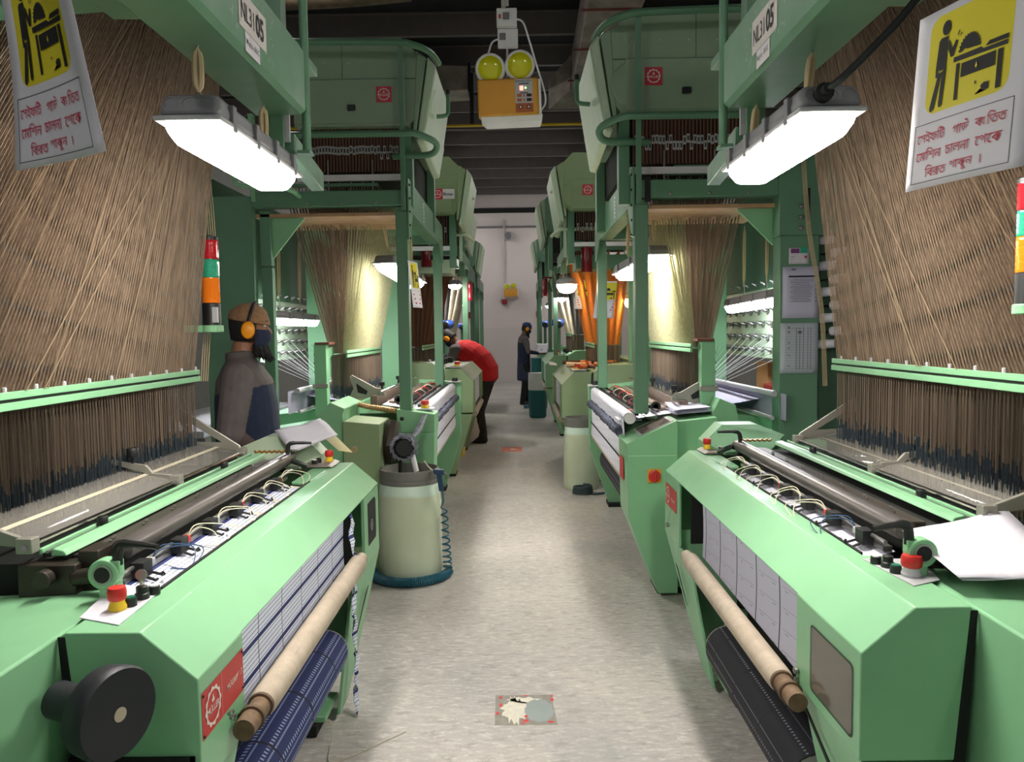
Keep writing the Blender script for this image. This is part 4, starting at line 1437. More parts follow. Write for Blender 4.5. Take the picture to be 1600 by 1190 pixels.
def gantry(s, up, ya, yb, zb, label, detail=2, zpost=1.02, uo=1.50, m=None, wide=.075, marks=True, posts=True):
    m = m or GD
    M = MIR(s)
    t = thing('gantry', label, 'gantry', (s * (up + .04), (ya + yb) / 2, zpost), GG)
    for y in (ya, yb):
        if not posts:
            MB(M).box(1.22, 1.3, y, y + .09, 0, zb + .11).build('post', m, t, .004)
            continue
        b = MB(M)
        b.box(up, up + wide, y, y + .09, zpost, zb - .01)
        b.box(up + .005, up + wide - .005, y + .005, y + .085, zb - .01, zb + .02)
        b.build('post', m, t, .004)
    b = MB(M)
    P = [(ya, zb + .20), (ya, zb - .19), (ya + .06, zb - .19), (ya + .20, zb), (yb - .22, zb), (yb - .02, zb - .14), (yb + .09, zb - .14), (yb + .09, zb + .17), (yb, zb + .20)]
    if not posts:
        P = [(ya, zb + .12), (ya, zb), (yb, zb), (yb, zb + .12)]
    b.yzprism(P, up - .012, up)
    b.box(up, up + .09, ya + .2, yb - .2, zb, zb + .012)
    if posts:
        b.hexa([(up, ya + .055, zb - .19), (up + .09, ya + .055, zb - .19), (up + .09, ya + .2, zb), (up, ya + .2, zb), (up, ya + .065, zb - .19), (up + .09, ya + .065, zb - .19), (up + .09, ya + .21, zb), (up, ya + .21, zb)])
    beam = b.build('side_beam', m, t, .003)
    if detail > 1:
        bolt_row(beam, [(s * (up - .012), ya + .03, zb + .16 - .085 * i) for i in range(5)], (-s, 0, 0), .008)
    b = MB(M)
    b.box(up + .01, uo, ya - .005, ya + .085, zb + .025, zb + .125)
    cb = b.build('cross_beam', m, t, .006)
    MB(M).box(up + .01, uo, yb, yb + .08, zb + .03, zb + .11).build('cross_beam', m, t, .006)
    if detail > 1:
        b = MB(M)
        b.box(up + (.055 if s > 0 else .0), up + wide + (.012 if s > 0 else -.045), ya - .012, ya - .006, zb + .0, zb + .14)
        b.build('open_tube_end', RUB, cb)
        bolt_row(cb, [(s * (up + .2 + .22 * i), ya - .006, zb + .045) for i in range(4)], (0, -1, 0), .009, STL)
        b = MB(M)
        b.box(up + wide, uo, ya + .05, ya + .72, zb - .03, zb - .008)
        b.build('wooden_board', WOOD, t, .002)
        b = MB(M)
        b.box(up + .2, uo - .05, ya + .1, ya + .13, zb + .17, zb + .19)
        b.box(up + .25, uo - .15, ya + .14, ya + .17, zb + .22, zb + .235)
        b.build('thin_rail', m, t)
        # guard post and rails at the platform
        b = MB(M)
        b.box(up - .002, up + .028, ya - .06, ya - .052, zb - .01, zb + 1.02)
        b.box(up + .022, up + .028, ya - .06, ya - .03, zb - .01, zb + 1.02)
        b.build('guard_post', m, t, .002)
        rl = [(uo - .2, ya - .07), (up + .08, ya - .07), (up - .06, ya - .06), (up - .16, ya + .04), (up - .2, ya + .22)]
        b = MB(M)
        b.tube([(u_, y_, zb + 1.03 - .012 * k) for k, (u_, y_) in enumerate(rl)], .021, 10, 0, 4)
        b.build('guard_rail', m, t)
        b = MB(M)
        zz = zb + .46
        b.tube([(uo - .2, ya - .07, zz), (up + .05, ya - .07, zz), (up - .07, ya - .06, zz - .0), (up - .18, ya + .02, zz - .03), (up - .19, ya + .06, zz - .07), (up - .14, ya + .08, zz - .1), (up + .0, ya + .1, zz - .1), (up + .10, ya + .12, zz - .1)], .021, 10, 0, 4)
        b.build('guard_rail', m, t)
        if marks:
            pl = Plane((s * (up - .012), ya + .8, zb + .1), (0, 0, -1), (0, -s, 0), .001)
            b = MB()
            rnd = random.Random(2)
            for i in range(6):
                a = -.07 + .025 * i
                pl.rect(b, a, a + .017, rnd.uniform(-.03, -.015), rnd.uniform(.015, .03))
            b.build('number_mark', WHT, beam)
    elif detail > 0:
        rz = zb + .66
        b = MB(M)
        b.box(up - .05, up - .02, ya - .1, ya - .08, zb - .05, rz)
        b.build('guard_post', GP, t)
        for dz in (0, -.44):
            b = MB(M)
            b.tube([(uo - .3, ya - .1, rz + dz), (up, ya - .1, rz + dz), (up - .09, ya - .08, rz + dz), (up - .16, ya + .06, rz + dz - .05)], .018, 8, 0, 3)
            b.build('guard_rail', GP, t)
        b = MB(M)
        b.box(up + .08, uo, ya + .02, ya + .5, zb - .16, zb - .02)
        b.build('head_base', GP if s < 0 else m, t, .004)
    return t
gantry(-1, .695, 4.97, 7.15, 2.29, 'green gantry with two posts over the second left loom', 2, 1.0, 1.70)
gantry(1, .675, 4.40, 6.42, 2.22, 'green gantry with two posts over the second right loom', 2)
gantry(-1, .60, 8.05, 9.8, 2.28, 'gantry over the third left loom beside the worker in red', 1, 1.05, 1.3, posts=False)
gantry(1, .52, 7.75, 9.6, 2.28, 'gantry over the third right loom behind the hanging warning sheets', 1, 1.1, 1.3, wide=.06, posts=False)
gantry(-1, .70, 11.0, 12.8, 2.3, 'fourth gantry of the left row', 0, 1.1, 1.3)
gantry(1, .52, 11.0, 12.8, 2.3, 'fourth gantry of the right row', 0, 1.1, 1.3, wide=.06)
gantry(-1, .70, 14.2, 16.0, 2.3, 'farthest gantry of the left row near the end wall', 0, 1.1, 1.3)
gantry(1, .47, 16.3, 18.1, 2.4, 'farthest gantry of the right row near the end wall', 0, 1.1, 1.3, wide=.06)

CORDF = mat('front_cord_lit', (168, 166, 132), .7, var=.2, scale=40)  # lamp light on the front layers put into the cord colour
CORDR = mat('cord_red_brown', (112, 70, 48), .7, var=.2, scale=40)
CORDO = mat('cord_amber', (196, 118, 44), .7, var=.2, scale=40)
CORDC = mat('cord_cream', (206, 196, 172), .7, var=.2, scale=40)
CORDD = mat('cord_grey', (96, 94, 92), .7, var=.2, scale=40)
harness('jacquard_harness', 'harness cords fanning over the second left loom, pale green in the lamp light', -1, 1.22, 1.34, .97, 1.60, 5.5, 6.8, 5.35, 6.85, 1.36, 2.55, 9, 80, .0024, GH, 5.45, 1.22, .98, bolts=False, clump=.75, cmf=CORDF, nfront=3)
harness('jacquard_harness', 'harness cords fanning over the second right loom, pale green in the lamp light', 1, 1.06, 1.18, .86, 1.42, 4.7, 6.1, 4.75, 6.1, 1.39, 2.44, 9, 80, .0022, GH, 4.66, 1.06, 1.0, bolts=False, clump=.75, cmf=CORDF, nfront=3)
harness('jacquard_harness', 'dark red-brown harness cords over the third left loom', -1, .98, 1.15, .80, 1.2, 8.3, 9.4, 8.2, 9.6, 1.35, 2.3, 6, 36, .004, GH, 7.9, .98, 1.0, bolts=False, cm=CORDR, clump=.8)
harness('jacquard_harness', 'amber harness cords over the third right loom', 1, .80, 1.05, .62, 1.15, 7.9, 9.0, 7.8, 9.2, 1.35, 2.3, 6, 36, .004, GH, 7.9, .80, 1.05, bolts=False, cm=CORDO, clump=.8)
harness('jacquard_harness', 'grey and white harness cords over the fourth left loom', -1, .98, 1.12, .78, 1.2, 11.0, 12.2, 10.9, 12.4, 1.45, 2.35, 5, 26, .006, GH, 11, .98, 1.1, bolts=False, cm=CORDD, cmf=CORDC, nfront=2)
harness('jacquard_harness', 'cream harness cords over the fourth right loom', 1, .78, .95, .52, 1.1, 11.0, 12.2, 10.9, 12.4, 1.45, 2.35, 5, 26, .006, GH, 11, .78, 1.1, bolts=False, cm=CORDD, cmf=CORDC, nfront=2)

# --- second looms: open fronts with cloth over a top roller
def loom_second(s, P, label):
    M = MIR(s)
    uf, y0, y1 = P['uf'], P['y0'], P['y1']
    t = thing('label_loom', label, 'loom', (s * (uf + .4), (y0 + y1) / 2, 0), GLM)
    if s > 0:
        b = MB(M)
        b.uzprism([(uf, .87), (.885, 1.0), (.885, 0.02), (.775, 0.02), (uf + .01, .45)], y0, y0 + .34)
        ch = b.build('control_cabinet', G, t, .004)
        b = MB(M)
        b.box(uf + .012, .88, y0 - .0015, y0, .80, .804)
        b.build('door_seam', mat('pale_edge', (176, 212, 172), .4), ch)
        b = MB(M)
        b.prism([(.69, y0 + .04, .916), (.85, y0 + .04, .9865), (.85, y0 + .26, .9865), (.69, y0 + .26, .916)], (-.0012, 0, .003))
        sc = b.build('display', SMOKE, ch)
        b = MB(M)
        b.prism([(.68, y0 + .03, .9105), (.87, y0 + .03, .995), (.87, y0 + .28, .995), (.68, y0 + .28, .9105)], (-.0005, 0, .0015))
        b.build('display_frame', LGREY, ch)
        pl = Plane((.752, y0, .69), (1, 0, 0), (0, 0, 1), .0015)
        b = MB()
        b.box(.715, .79, y0 - .012, y0, .652, .728)
        sw = b.build('main_switch', mat('switch_yellow', (222, 150, 40), .45), ch, .003)
        MB().lathe([(.034, 0), (.034, .008), (.026, .012), (.026, .016)], (.752, y0 - .012, .69), (0, -1, 0), 24).build('switch_dial', RED, sw)
        MB().box(.746, .758, y0 - .042, y0 - .026, .662, .718).build('switch_grip', RED, sw, .003)
        pl = Plane((.84, y0, .70), (1, 0, 0), (0, 0, 1), .0015)
        b = MB()
        pl.shape(b, [(-.026, -.022), (.026, -.022), (0, .026)])
        o = b.build('warning_sticker', YEL, ch)
        b = MB()
        pl.shape(b, [(-.003, -.006), (.003, -.006), (.004, .01), (-.004, .01)], 0, 2)
        pl.disc(b, 0, -.013, .003, .003, 0, 2, 8)
        for k in range(3):
            pa = [(-.026, -.022), (.026, -.022), (0, .026)]
            a, c = pa[k], pa[(k + 1) % 3]
            pl.shape(b, [a, c, (c[0] * .86, c[1] * .86), (a[0] * .86, a[1] * .86)], 0, 2)
        b.build('print', INK, o)
        pl = Plane((uf, y0 + .20, .70), (0, -1, 0), (0, 0, 1), .0015)
        b = MB()
        pl.rect(b, -.08, .08, -.06, .07)
        b.build('name_plate', LOGO, ch)
        b = MB()
        b.box(uf + .0, uf + .14, y0 + .35, y0 + .52, .955, .965)
        pn = b.build('button_panel', PAPER, t)
        estop(pn, (uf + .07, y0 + .43, .965), .03)
        b = MB(M)
        b.uzprism([(.89, .98), (1.13, 1.0), (1.13, 0.02), (.89, 0.02)], y0 + .1, y0 + .55)
        b.build('gear_housing', G, t, .004)
        b = MB(M)
        b.uzprism([(1.13, 1.02), (1.17, 1.10), (1.26, 1.06), (1.30, .9), (1.30, .02), (1.13, .02)], y0 + .2, y0 + .6)
        b.build('drive_housing', G, t, .004)
    else:
        b = MB(M)
        b.uzprism([(uf, .975), (.785, 1.01), (.785, .86), (uf + .002, .86)], y0, y0 + .22)
        b.uzprism([(uf + .005, .858), (.775, .858), (.775, .02), (uf + .15, .02), (uf + .02, .45)], y0 + .008, y0 + .2)
        ch = b.build('control_cabinet', G, t, .004)
        bolt_row(ch, [(-.75, y0 - .0, .95), (-.745, y0 + .008, .80), (-.67, y0 + .008, .74)], (0, -1, 0), .014, BLK)
        b = MB()
        b.box(-.67, -.56, y0 + .10, y0 + .22, .995, 1.002)
        pn = b.build('button_panel', PAPER, t)
        estop(pn, (-.62, y0 + .16, 1.002), .028)
        b = MB(M)
        b.prism([(.85, y0 - .25, .0), (.85, y0 - .25, .945), (1.08, y0 - .25, .965), (1.08, y0 - .25, .0)], (0, .36, 0))
        gh = b.build('gear_housing', GO, t, .006)
        MB().lathe([(.022, 0), (.022, .006), (.014, .009), (.014, .004)], (-1.01, y0 - .25, .79), (0, -1, 0), 20).build('filler_cap', mat('cap_beige', (176, 162, 120), .5), gh)
        b = MB(M)
        b.uzprism([(1.085, .03), (1.085, 1.0), (1.07, 1.04), (1.16, 1.08), (1.24, 1.0), (1.24, .03)], y0 - .22, y0 + .3)
        b.build('drive_housing', G, t, .005)
        b = MB(M)
        b.tube([(.80, y0 - .06, .93), (.815, y0 - .14, .80), (.83, y0 - .06, .70)], .045, 8, 0, 3)
        b.build('linkage', mat('greasy_links', (70, 62, 54), .5, .4), t)
        b = MB()
        rr = [(-.80, y0 + .1, .99), (-.90, y0 + .16, 1.0), (-1.0, y0 + .2, 1.01), (-1.09, y0 + .22, 1.03)]
        pts = spline([Vector(p) for p in rr], 12)
        b.tube(pts, [.02 if i % 2 else .015 for i in range(len(pts))], 8)
        b.build('bellows_hose', mat('brass_bellows', (176, 140, 96), .4, .4), t)
    # open front: rollers and cloth
    ru = P['ru']
    ya, yb = y0 + .24, y1 - .1
    b = MB(M)
    b.cyl((ru, ya, .985), (ru, yb, .985), .034, n=18)
    b.build('top_roller', WHT, t)
    b = MB()
    b.grid(lambda a, c: (s * (ru - .038 + .01 * math.sin(c * 3)), ya + (yb - ya) * a, .98 - .36 * c), 10, 3, 0, lambda a, c: ((yb - ya) * a, .36 * c))
    b.grid(lambda a, c: (s * (ru - .038 + .038 * (1 - math.cos(c * math.pi / 2))), ya + (yb - ya) * a, .985 + .038 * math.sin(c * math.pi / 2)), 10, 5, 0, lambda a, c: ((yb - ya) * a, .4 + .06 * c))
    b.grid(lambda a, c: (s * (ru + .05 + .24 * c), ya + (yb - ya) * a, .985 + .035 * c), 10, 2, 0, lambda a, c: ((yb - ya) * a, .5 + .2 * c))
    b.build('woven_cloth', CL_2, t)
    b = MB(M)
    b.tube([(ru - .055, ya + .1 + (yb - ya - .2) * i / 40, .90 + .006 * math.sin(i * 1.7)) for i in range(41)], [.024 + .007 * math.sin(i * 2.3) for i in range(41)], 10)
    b.build('lint_roll', mat('dark_lint', (70, 74, 92), .95, var=.7, scale=45), t)
    b = MB(M)
    b.cyl((ru - .0, ya, .60), (ru - .0, yb, .60), .03, n=16)
    b.build('breast_roller', KRAFT, t)
    b = MB(M)
    b.box(ru + .03, ru + .05, ya, yb, 1.0, 1.015)
    b.box(ru + .15, ru + .17, ya, yb, 1.022, 1.03)
    b.box(ru - .041, ru - .036, ya, yb, .845, .853)
    b.box(ru - .041, ru - .036, ya, yb, .725, .733)
    b.box(ru + .09, ru + .10, ya, yb, 1.006, 1.02)
    b.build('cloth_bar', RUB, t)
    b = MB(M)
    P2 = [(uf, 1.03), (uf + .40, 1.06), (uf + .40, .02), (uf + .17, .02), (uf + .01, .50)]
    b.uzprism(P2, y1 - .08, y1)
    b.build('end_frame', G, t, .003)
    b = MB(M)
    b.uzprism([(uf + .05, .95), (1.2, .95), (1.2, .05), (uf + .2, .05), (uf + .06, .5)], y0 + .35, y0 + .37)
    b.box(uf + .3, 1.3, y0 + .4, y1 - .1, .2, .88)
    b.build('machine_bed', mat('bed_green', (62, 92, 66), .6), t)
    b = MB(M)
    b.box(uf + .18, uf + .34, y0 + .06, y0 + .3, .0, .02)
    b.box(uf + .16, uf + .36, y1 - .14, y1 + .05, .0, .03)
    b.build('foot_pad', RUB, t)
    b = MB(M)
    yy = y1
    b.box(uf - .0, uf + .12, yy - .16, yy + .0, 1.034, 1.04)
    pn = b.build('button_panel', PAPER if s > 0 else LGREY, t)
    button(pn, (s * (uf + .06), yy - .08, 1.04), BLK, .025, .03)
    # sley, guard and take-up gear
    b = MB(M)
    b.box(.98, 1.03, y0 + .4, y1 - .15, .99, 1.07)
    b.box(.86, .90, y0 + .4, y1 - .15, 1.0, 1.03)
    b.build('sley', mat('worn_steel_beam', (128, 112, 102), .5, .35), t, .003)
    b = MB(M)
    b.cyl((.95, y0 + .35, 1.095), (.95, y1 - .12, 1.095), .010, n=10)
    b.cyl((.82, y0 + .4, 1.03), (.82, y1 - .15, 1.03), .016, n=12)
    b.cyl((.905, y0 + .4, 1.035), (.905, y1 - .15, 1.035), .007, n=8)
    b.build('guard_rail', CHR, t)
    b = MB(M)
    A = [(.93, 1.07), (.95, 1.115), (.99, 1.12), (1.06, 1.16), (1.16, 1.215), (1.175, 1.195), (1.15, 1.12), (1.18, 1.06), (1.10, 1.05)]
    b.prism([(a, y0 + .42, c) for a, c in A], (0, .014, 0))
    ga = b.build('guard_arm', ALU, t, .002)
    b = MB(M)
    b.prism([(1.05, y0 + .418, 1.10), (1.13, y0 + .418, 1.155), (1.12, y0 + .418, 1.09), (1.06, y0 + .418, 1.075)], (0, .0185, 0))
    b.build('arm_opening', DRK, ga)
    for yy in (y0 + .45, y0 + 1.2):
        MB(M).lathe([(.008, 0), (.008, .03), (.02, .035), (.02, .06)], (.955, yy, 1.1), n=12).build('knob', BLK, ga)
    rnd = random.Random(4)
    for i in range(16):
        b = MB(M)
        yy = y0 + .45 + i * .09
        b.box(.76, .80, yy, yy + .05, 1.0, 1.045)
        b.cyl((.78, yy + .02, 1.03), (.72, yy + .03, 1.0), .008, n=6)
        b.build('weft_sensor', BLK, t)
    MB(M).lathe([(.03, 0), (.03, .03), (.016, .03), (.016, .0)], (.83, y0 + .40, 1.04), (0, -1, 0), 16).build('roller_clamp', BLK, t)
    for k in range(5):
        b = MB(M)
        yy = y0 + .5 + .26 * k
        b.tube([(.80, yy, 1.04), (.74, yy + .04, 1.08), (.70, yy + .1, 1.05), (.73, yy + .16, 1.02)], .003, 5, 0, 4)
        b.build('wire', WIRE if k % 2 else RED, t)
    # comber column
    b = MB(M)
    b.box(P['cu'], P['cu'] + .085, y0 + .36, y0 + .44, .90, 1.43)
    b.prism([(P['cu'] + .02, y0 + .40, 1.39), (P['cu'] + .02, y0 + .40, 1.30), (P['cu'] - .0, y0 + .60, 1.36), (P['cu'] - .0, y0 + .60, 1.41)], (.02, 0, 0))
    cc = b.build('comber_column', G, t, .003)
    b = MB(M)
    b.box(P['cu'] - .03, P['cu'] + .07, y0 + .33, y0 + .5, 1.43, 1.445)
    b.build('brown_pad', mat('brown_bakelite', (112, 62, 50), .5), cc)
    bolt_row(cc, [(s * (P['cu'] + .085), y0 + .40, z) for z in (1.24, 1.30, 1.36)], (s, 0, 0), .012, BLK)
    b = MB(M)
    b.box(P['cu'] - .01, P['cu'] + .095, y0 + .34, y0 + .36, 1.13, 1.16)
    b.build('clamp_bar', ALU, cc, .002)
    # warp sheet coming off the back
    b = MB()
    b.grid(lambda a, c: (s * (1.22 + .35 * a), y0 + .5 + 1.5 * c, 1.02 + .06 * a), 2, 2)
    b.grid(lambda a, c: (s * 1.50, y0 + .05 + 2.1 * c, .98 + .15 * a), 1, 2)
    b.build('warp_sheet', mat('lavender_warp', (150, 148, 168), .8), t)
    b = MB(M)
    b.cyl((1.47, y0 + .16, 1.125), (1.47, y1 + .1, 1.11), .018, n=12)
    b.cyl((1.46, y0 + .16, .985), (1.46, y1 + .1, .985), .012, n=12)
    b.build('back_rod', LGREY, t)
    b = MB(M)
    b.prism([(1.2, y0 + .30, .93), (1.75, y0 + .1, .86), (1.75, y0 + .1, .60), (1.2, y0 + .30, .70)], (0, .25, 0))
    b.prism([(1.2, y0 + .6, .98), (1.8, y0 + .5, .93), (1.8, y0 + .5, .80), (1.2, y0 + .6, .82)], (0, 1.2, 0))
    b.build('rear_arm', G, t, .005)
    return t
P2L = dict(uf=.537, y0=4.93, y1=7.35, ru=.63, cu=1.32)
P2R = dict(uf=.60, y0=4.24, y1=6.60, ru=.655, cu=1.10)
L2 = loom_second(-1, P2L, 'second loom at left, open fronted, behind the milky drum')
R2 = loom_second(1, P2R, 'second loom at right with a red rotary main switch on its cabinet')
cloth_roll(1, .80, .42, 4.65, 6.4, .12, RL_K, 'black cloth roll low inside the second right loom')

# --- further looms
def loom_far(s, u, y0, L, zt, label, m, detail=1):
    M = MIR(s)
    t = thing('label_loom', label, 'loom', (s * (u + .4), y0 + L / 2, 0), GLM)
    b = MB(M)
    b.uzprism([(u, zt - .13), (u + .13, zt), (u + .42, zt + .0), (u + .42, zt - .02), (u + .13, zt - .02), (u + .015, zt - .14)], y0, y0 + L)
    b.uzprism([(u, zt - .46), (u, zt - .13), (u + .13, zt), (u + .30, zt), (u + .27, zt - .46)], y0, y0 + .36)
    b.uzprism([(u, zt - .46), (u, zt - .13), (u + .13, zt), (u + .30, zt), (u + .27, zt - .46)], y0 + L - .3, y0 + L)
    b.build('front_cover', m, t, .005)
    b = MB(M)
    b.uzprism([(u + .315, zt - .005), (u + .42, zt + .06), (u + .75, zt + .07), (u + .75, 0.02), (u + .30, 0.02)], y0 - .02, y0 + .5)
    b.build('drive_housing', m, t, .006)
    b = MB(M)
    b.uzprism([(u + .30, zt - .01), (u + .312, zt - .01), (u + .285, zt - .45), (u + .27, zt - .45)], y0 - .006, y0 + .02)
    b.build('seam_gasket', RUB, t)
    b = MB(M)
    for ya in (y0 + .02, y0 + L - .3):
        MB(M).uzprism([(u + .012, zt - .475), (u + .55, zt - .475), (u + .55, .03), (u + .20, .03)], ya, ya + .28).build('leg_panel', m, t, .004)
    b = MB(M)
    b = MB(M)
    b.box(u + .2, u + .8, y0 + .3, y0 + L - .2, .3, zt - .05)
    b.build('machine_bed', DRK, t)
    b = MB()
    b.grid(lambda a, c: (s * (u + .03), y0 + .36 + (L - .66) * a, zt - .14 - .3 * c), 4, 2, 0, lambda a, c: ((L - .66) * a, .3 * c))
    b.build('woven_cloth', CL_W, t)
    b = MB(M)
    b.cyl((u + .01, y0 + .32, zt - .50), (u + .01, y0 + L - .3, zt - .50), .035, n=14)
    b.build('breast_roller', KRAFT, t)
    b = MB(M)
    b.cyl((u + .5, y0 + .3, zt + .05), (u + .5, y0 + L - .2, zt + .05), .03, n=12)
    b.cyl((u + .42, y0 + .3, zt + .03), (u + .42, y0 + L - .2, zt + .03), .012, n=10)
    b.build('take_up_roller', GUN, t)
    if detail:
        b = MB(M)
        b.box(u + .12, u + .26, y0 + .15, y0 + .5, zt + .001, zt + .012)
        pn = b.build('button_panel', PAPER, t)
        estop(pn, (s * (u + .18), y0 + .25, zt + .012), .03)
        b = MB(M)
        rnd = random.Random(int(y0 * 7 + s))
        for i in range(14):
            b = MB(M)
            yy = y0 + .4 + rnd.random() * (L - .8)
            b.box(u + .36 + rnd.uniform(-.04, .1), u + .5, yy, yy + .06, zt + .0, zt + rnd.uniform(.03, .09))
            b.build('weft_sensor', BLK, t)
    b = MB(M)
    b.box(u + .2, u + .45, y0 + .05, y0 + .3, 0, .03)
    b.box(u + .2, u + .45, y0 + L - .3, y0 + L - .05, 0, .03)
    b.build('foot_pad', RUB, t)
    b = MB(M)
    b.box(u + .72, u + .86, y0 + .1, y0 + .2, .2, zt + .34)
    b.box(u + .70, u + .9, y0 + .1, y0 + L - .1, zt + .03, zt + .1)
    b.build('comber_column', m, t, .004)
    return t
loom_far(1, .43, 7.55, 1.95, 1.10, 'third loom at right, olive cover lit amber, heaped with bits', GO)
loom_far(-1, .46, 7.9, 2.1, 1.13, 'third loom at left, the one the worker in red leans over', GO)
loom_far(1, .40, 10.9, 2.0, 1.16, 'fourth loom at right beside the worker with the papers', G)
loom_far(-1, .60, 10.9, 2.0, 1.14, 'fourth loom at left behind the worker in red', G, 0)
loom_far(1, .46, 16.2, 1.9, 1.12, 'farthest loom of the right row beyond the worker with papers', G, 0)
loom_far(-1, .60, 14.2, 1.9, 1.12, 'farthest loom of the left row near the end wall', G, 0)

# --- warp frames and creels
GF = 'warp frames behind the looms'
t = thing('warp_frame', 'tall green warp frame column carrying two notice sheets at right', 'frame', (1.6, 4.5, 0), GF)
b = MB()
b.box(1.49, 1.71, 4.38, 4.50, 0.0, 2.02)
b.box(1.48, 1.90, 4.37, 4.49, 2.02, 2.72)
b.build('column', GD, t, .004)
b = MB()
for z in (2.06, 2.12, 2.18):
    b.lathe([(.014, 0), (.014, .010), (.007, .012)], (1.60, 4.37, z), (0, -1, 0), 8)
b.build('cap_screw', STL, t)
b = MB()
b.box(1.635, 1.65, 4.366, 4.37, 2.10, 2.28)
b.build('slot', RUB, t)
b = MB()
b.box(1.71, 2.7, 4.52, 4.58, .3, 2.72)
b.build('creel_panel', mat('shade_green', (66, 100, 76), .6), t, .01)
b = MB()
b.box(1.50, 1.78, 6.55, 6.65, 0, 2.5)
b.build('rear_column', G, t, .004)
MB().box(.78, 1.5, 6.55, 6.63, 2.30, 2.42).build('rear_beam', G, t, .004)
MB().prism([(1.25, 4.5, 2.22), (1.49, 4.5, 2.22), (1.49, 4.5, 1.98)], (0, .02, 0)).build('gusset', G, t)
t = thing('warp_frame', 'tall green warp frame panel behind the bearded worker', 'frame', (-1.84, 4.98, 0), GF)
b = MB()
b.box(-2.0, -1.68, 4.95, 5.01, 0.0, 2.385)
b.build('column', GD, t, .004)
b = MB()
b.box(-1.66, -1.59, 5.02, 5.08, 1.95, 2.30)
b.box(-1.66, -1.59, 5.03, 5.09, 0.0, 1.94)
b.build('inner_post', GD, t, .004)
b = MB()
MB().prism([(-1.59, 5.06, 2.28), (-1.36, 5.06, 2.28), (-1.59, 5.06, 2.0)], (0, .02, 0)).build('gusset', G, t)
b.box(-2.02, -1.72, 7.4, 7.5, 0, 2.5)
MB().box(-1.72, -.8, 7.4, 7.48, 2.38, 2.5).build('rear_beam', G, t, .004)
b.build('rear_column', G, t, .004)
b = MB()
b.tube([(-1.70, 4.7, 2.80), (-1.70, 4.7, 2.46), (-1.62, 4.7, 2.40), (-1.4, 4.75, 2.39), (-1.38, 4.98, 2.38)], .016, 8, 0, 3)
b.box(-1.69, -1.66, 4.95, 5.0, 2.35, 2.9)
b.build('guard_rail', G, t)
for s, lab in ((1, 'green warp frame column behind the second right harness'), (-1, 'green warp frame column behind the second left harness')):
    t = thing('warp_frame', lab, 'frame', (s * 1.25, 7.74, 0), GF)
    MB(MIR(s)).box(1.12, 1.36, 7.7, 7.78, 0, 2.35).build('column', G, t, .004)
    MB(MIR(s)).box(1.5, 1.56, 7.7, 7.76, 0, 2.3).build('inner_post', GD, t, .004)
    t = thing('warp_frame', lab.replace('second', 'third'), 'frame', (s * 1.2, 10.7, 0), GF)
    MB(MIR(s)).box(1.05, 1.3, 10.7, 10.78, 0, 2.35).build('column', mat('column_grey', (86, 96, 94), .6), t, .004)  # these columns are a darker grey
def creel(s, label, du=0.0, dy=0.0):
    M = Matrix.Translation((s * du, dy, 0)) @ MIR(s)
    t = thing('creel_board', label, 'creel', (s * (1.93 + du), 5.9 + dy, 1.2), 'creel boards')
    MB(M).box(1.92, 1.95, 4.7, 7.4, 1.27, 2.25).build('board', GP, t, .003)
    MB(M).box(1.885, 1.9, 4.72, 7.35, 1.80, 2.6).build('shade_panel', mat('shade_green', (66, 100, 76), .6), t, .003)  # added dark sheet stands in for the shaded depth over the board
    MB(M).box(1.90, 1.96, 4.75, 4.85, 0, 2.3).build('leg', GD, t, .003)
    MB(M).box(1.90, 1.96, 7.3, 7.4, 0, 2.3).build('leg', GD, t, .003)
    q = None
    for i in range(6):
        for j in range(12):
            y = 4.95 + j * .21 + (.10 if i % 2 else 0)
            z = 1.33 + i * .10
            if q is None:
                b = MB(M)
                b.lathe([(.03, 0), (.03, .008), (.014, .012), (.02, .03), (.012, .045), (.008, .07)], (1.92, y, z), (-1, 0, .35), 10)
                q = b.build('thread_peg', STL, t)
                q0 = (y, z)
            else:
                c = q.copy()
                C.objects.link(c)
                c.parent = t
                c.location = (0, y - q0[0], z - q0[1])
    b = MB(M)
    for i in range(16):
        b.tube([(1.90, 5.0 + .14 * i, 1.4 + .03 * (i % 5)), (1.2, 5.5, 1.0)], .0016, 3)
    b.build('warp_ends', LGREY, t, kind='stuff')
creel(1, 'pale green creel board with thread pegs behind the second right loom')
creel(-1, 'pale green creel board with thread pegs right of the bearded worker', .24, .75)
# white yarn cones on the right creel panel
proto = None
for i in range(5):
    for j in range(2):
        if i == 4 and j == 1:
            continue
        x = 1.785 + .07 * j
        z = 2.005 - .15 * i - .075 * j
        lab = ['topmost', 'second', 'third', 'fourth', 'lowest'][i] if j == 0 else ['topmost', 'second', 'third', 'lowest'][i]
        lab = '%s white yarn cone in the %s column on the dark green panel' % (lab, 'left' if j == 0 else 'right')
        if proto is None:
            proto = thing('yarn_cone', lab, 'yarn cone', (x, 4.46, z), 'white yarn cones on the right creel panel')
            ax = Vector((.82, -.55, .06)).normalized()
            c0 = Vector((x, 4.46, z)) - ax * .05
            MB().lathe([(.012, 0), (.022, .004), (.027, .015), (.0275, .05), (.025, .095), (.02, .1)], c0, ax, 18).build('yarn', mat('white_yarn', (232, 232, 240), .75), proto)
            MB().lathe([(.0185, .09), (.0195, .106), (.014, .106), (.013, .092)], c0, ax, 16).build('tube', mat('cone_tube', (116, 106, 100), .6), proto)
            MB().cyl(c0 - ax * .05, c0 + ax * .02, .006, n=8).build('peg', BLK, proto)
        else:
            dup(proto, (x, 4.46, z), lab)
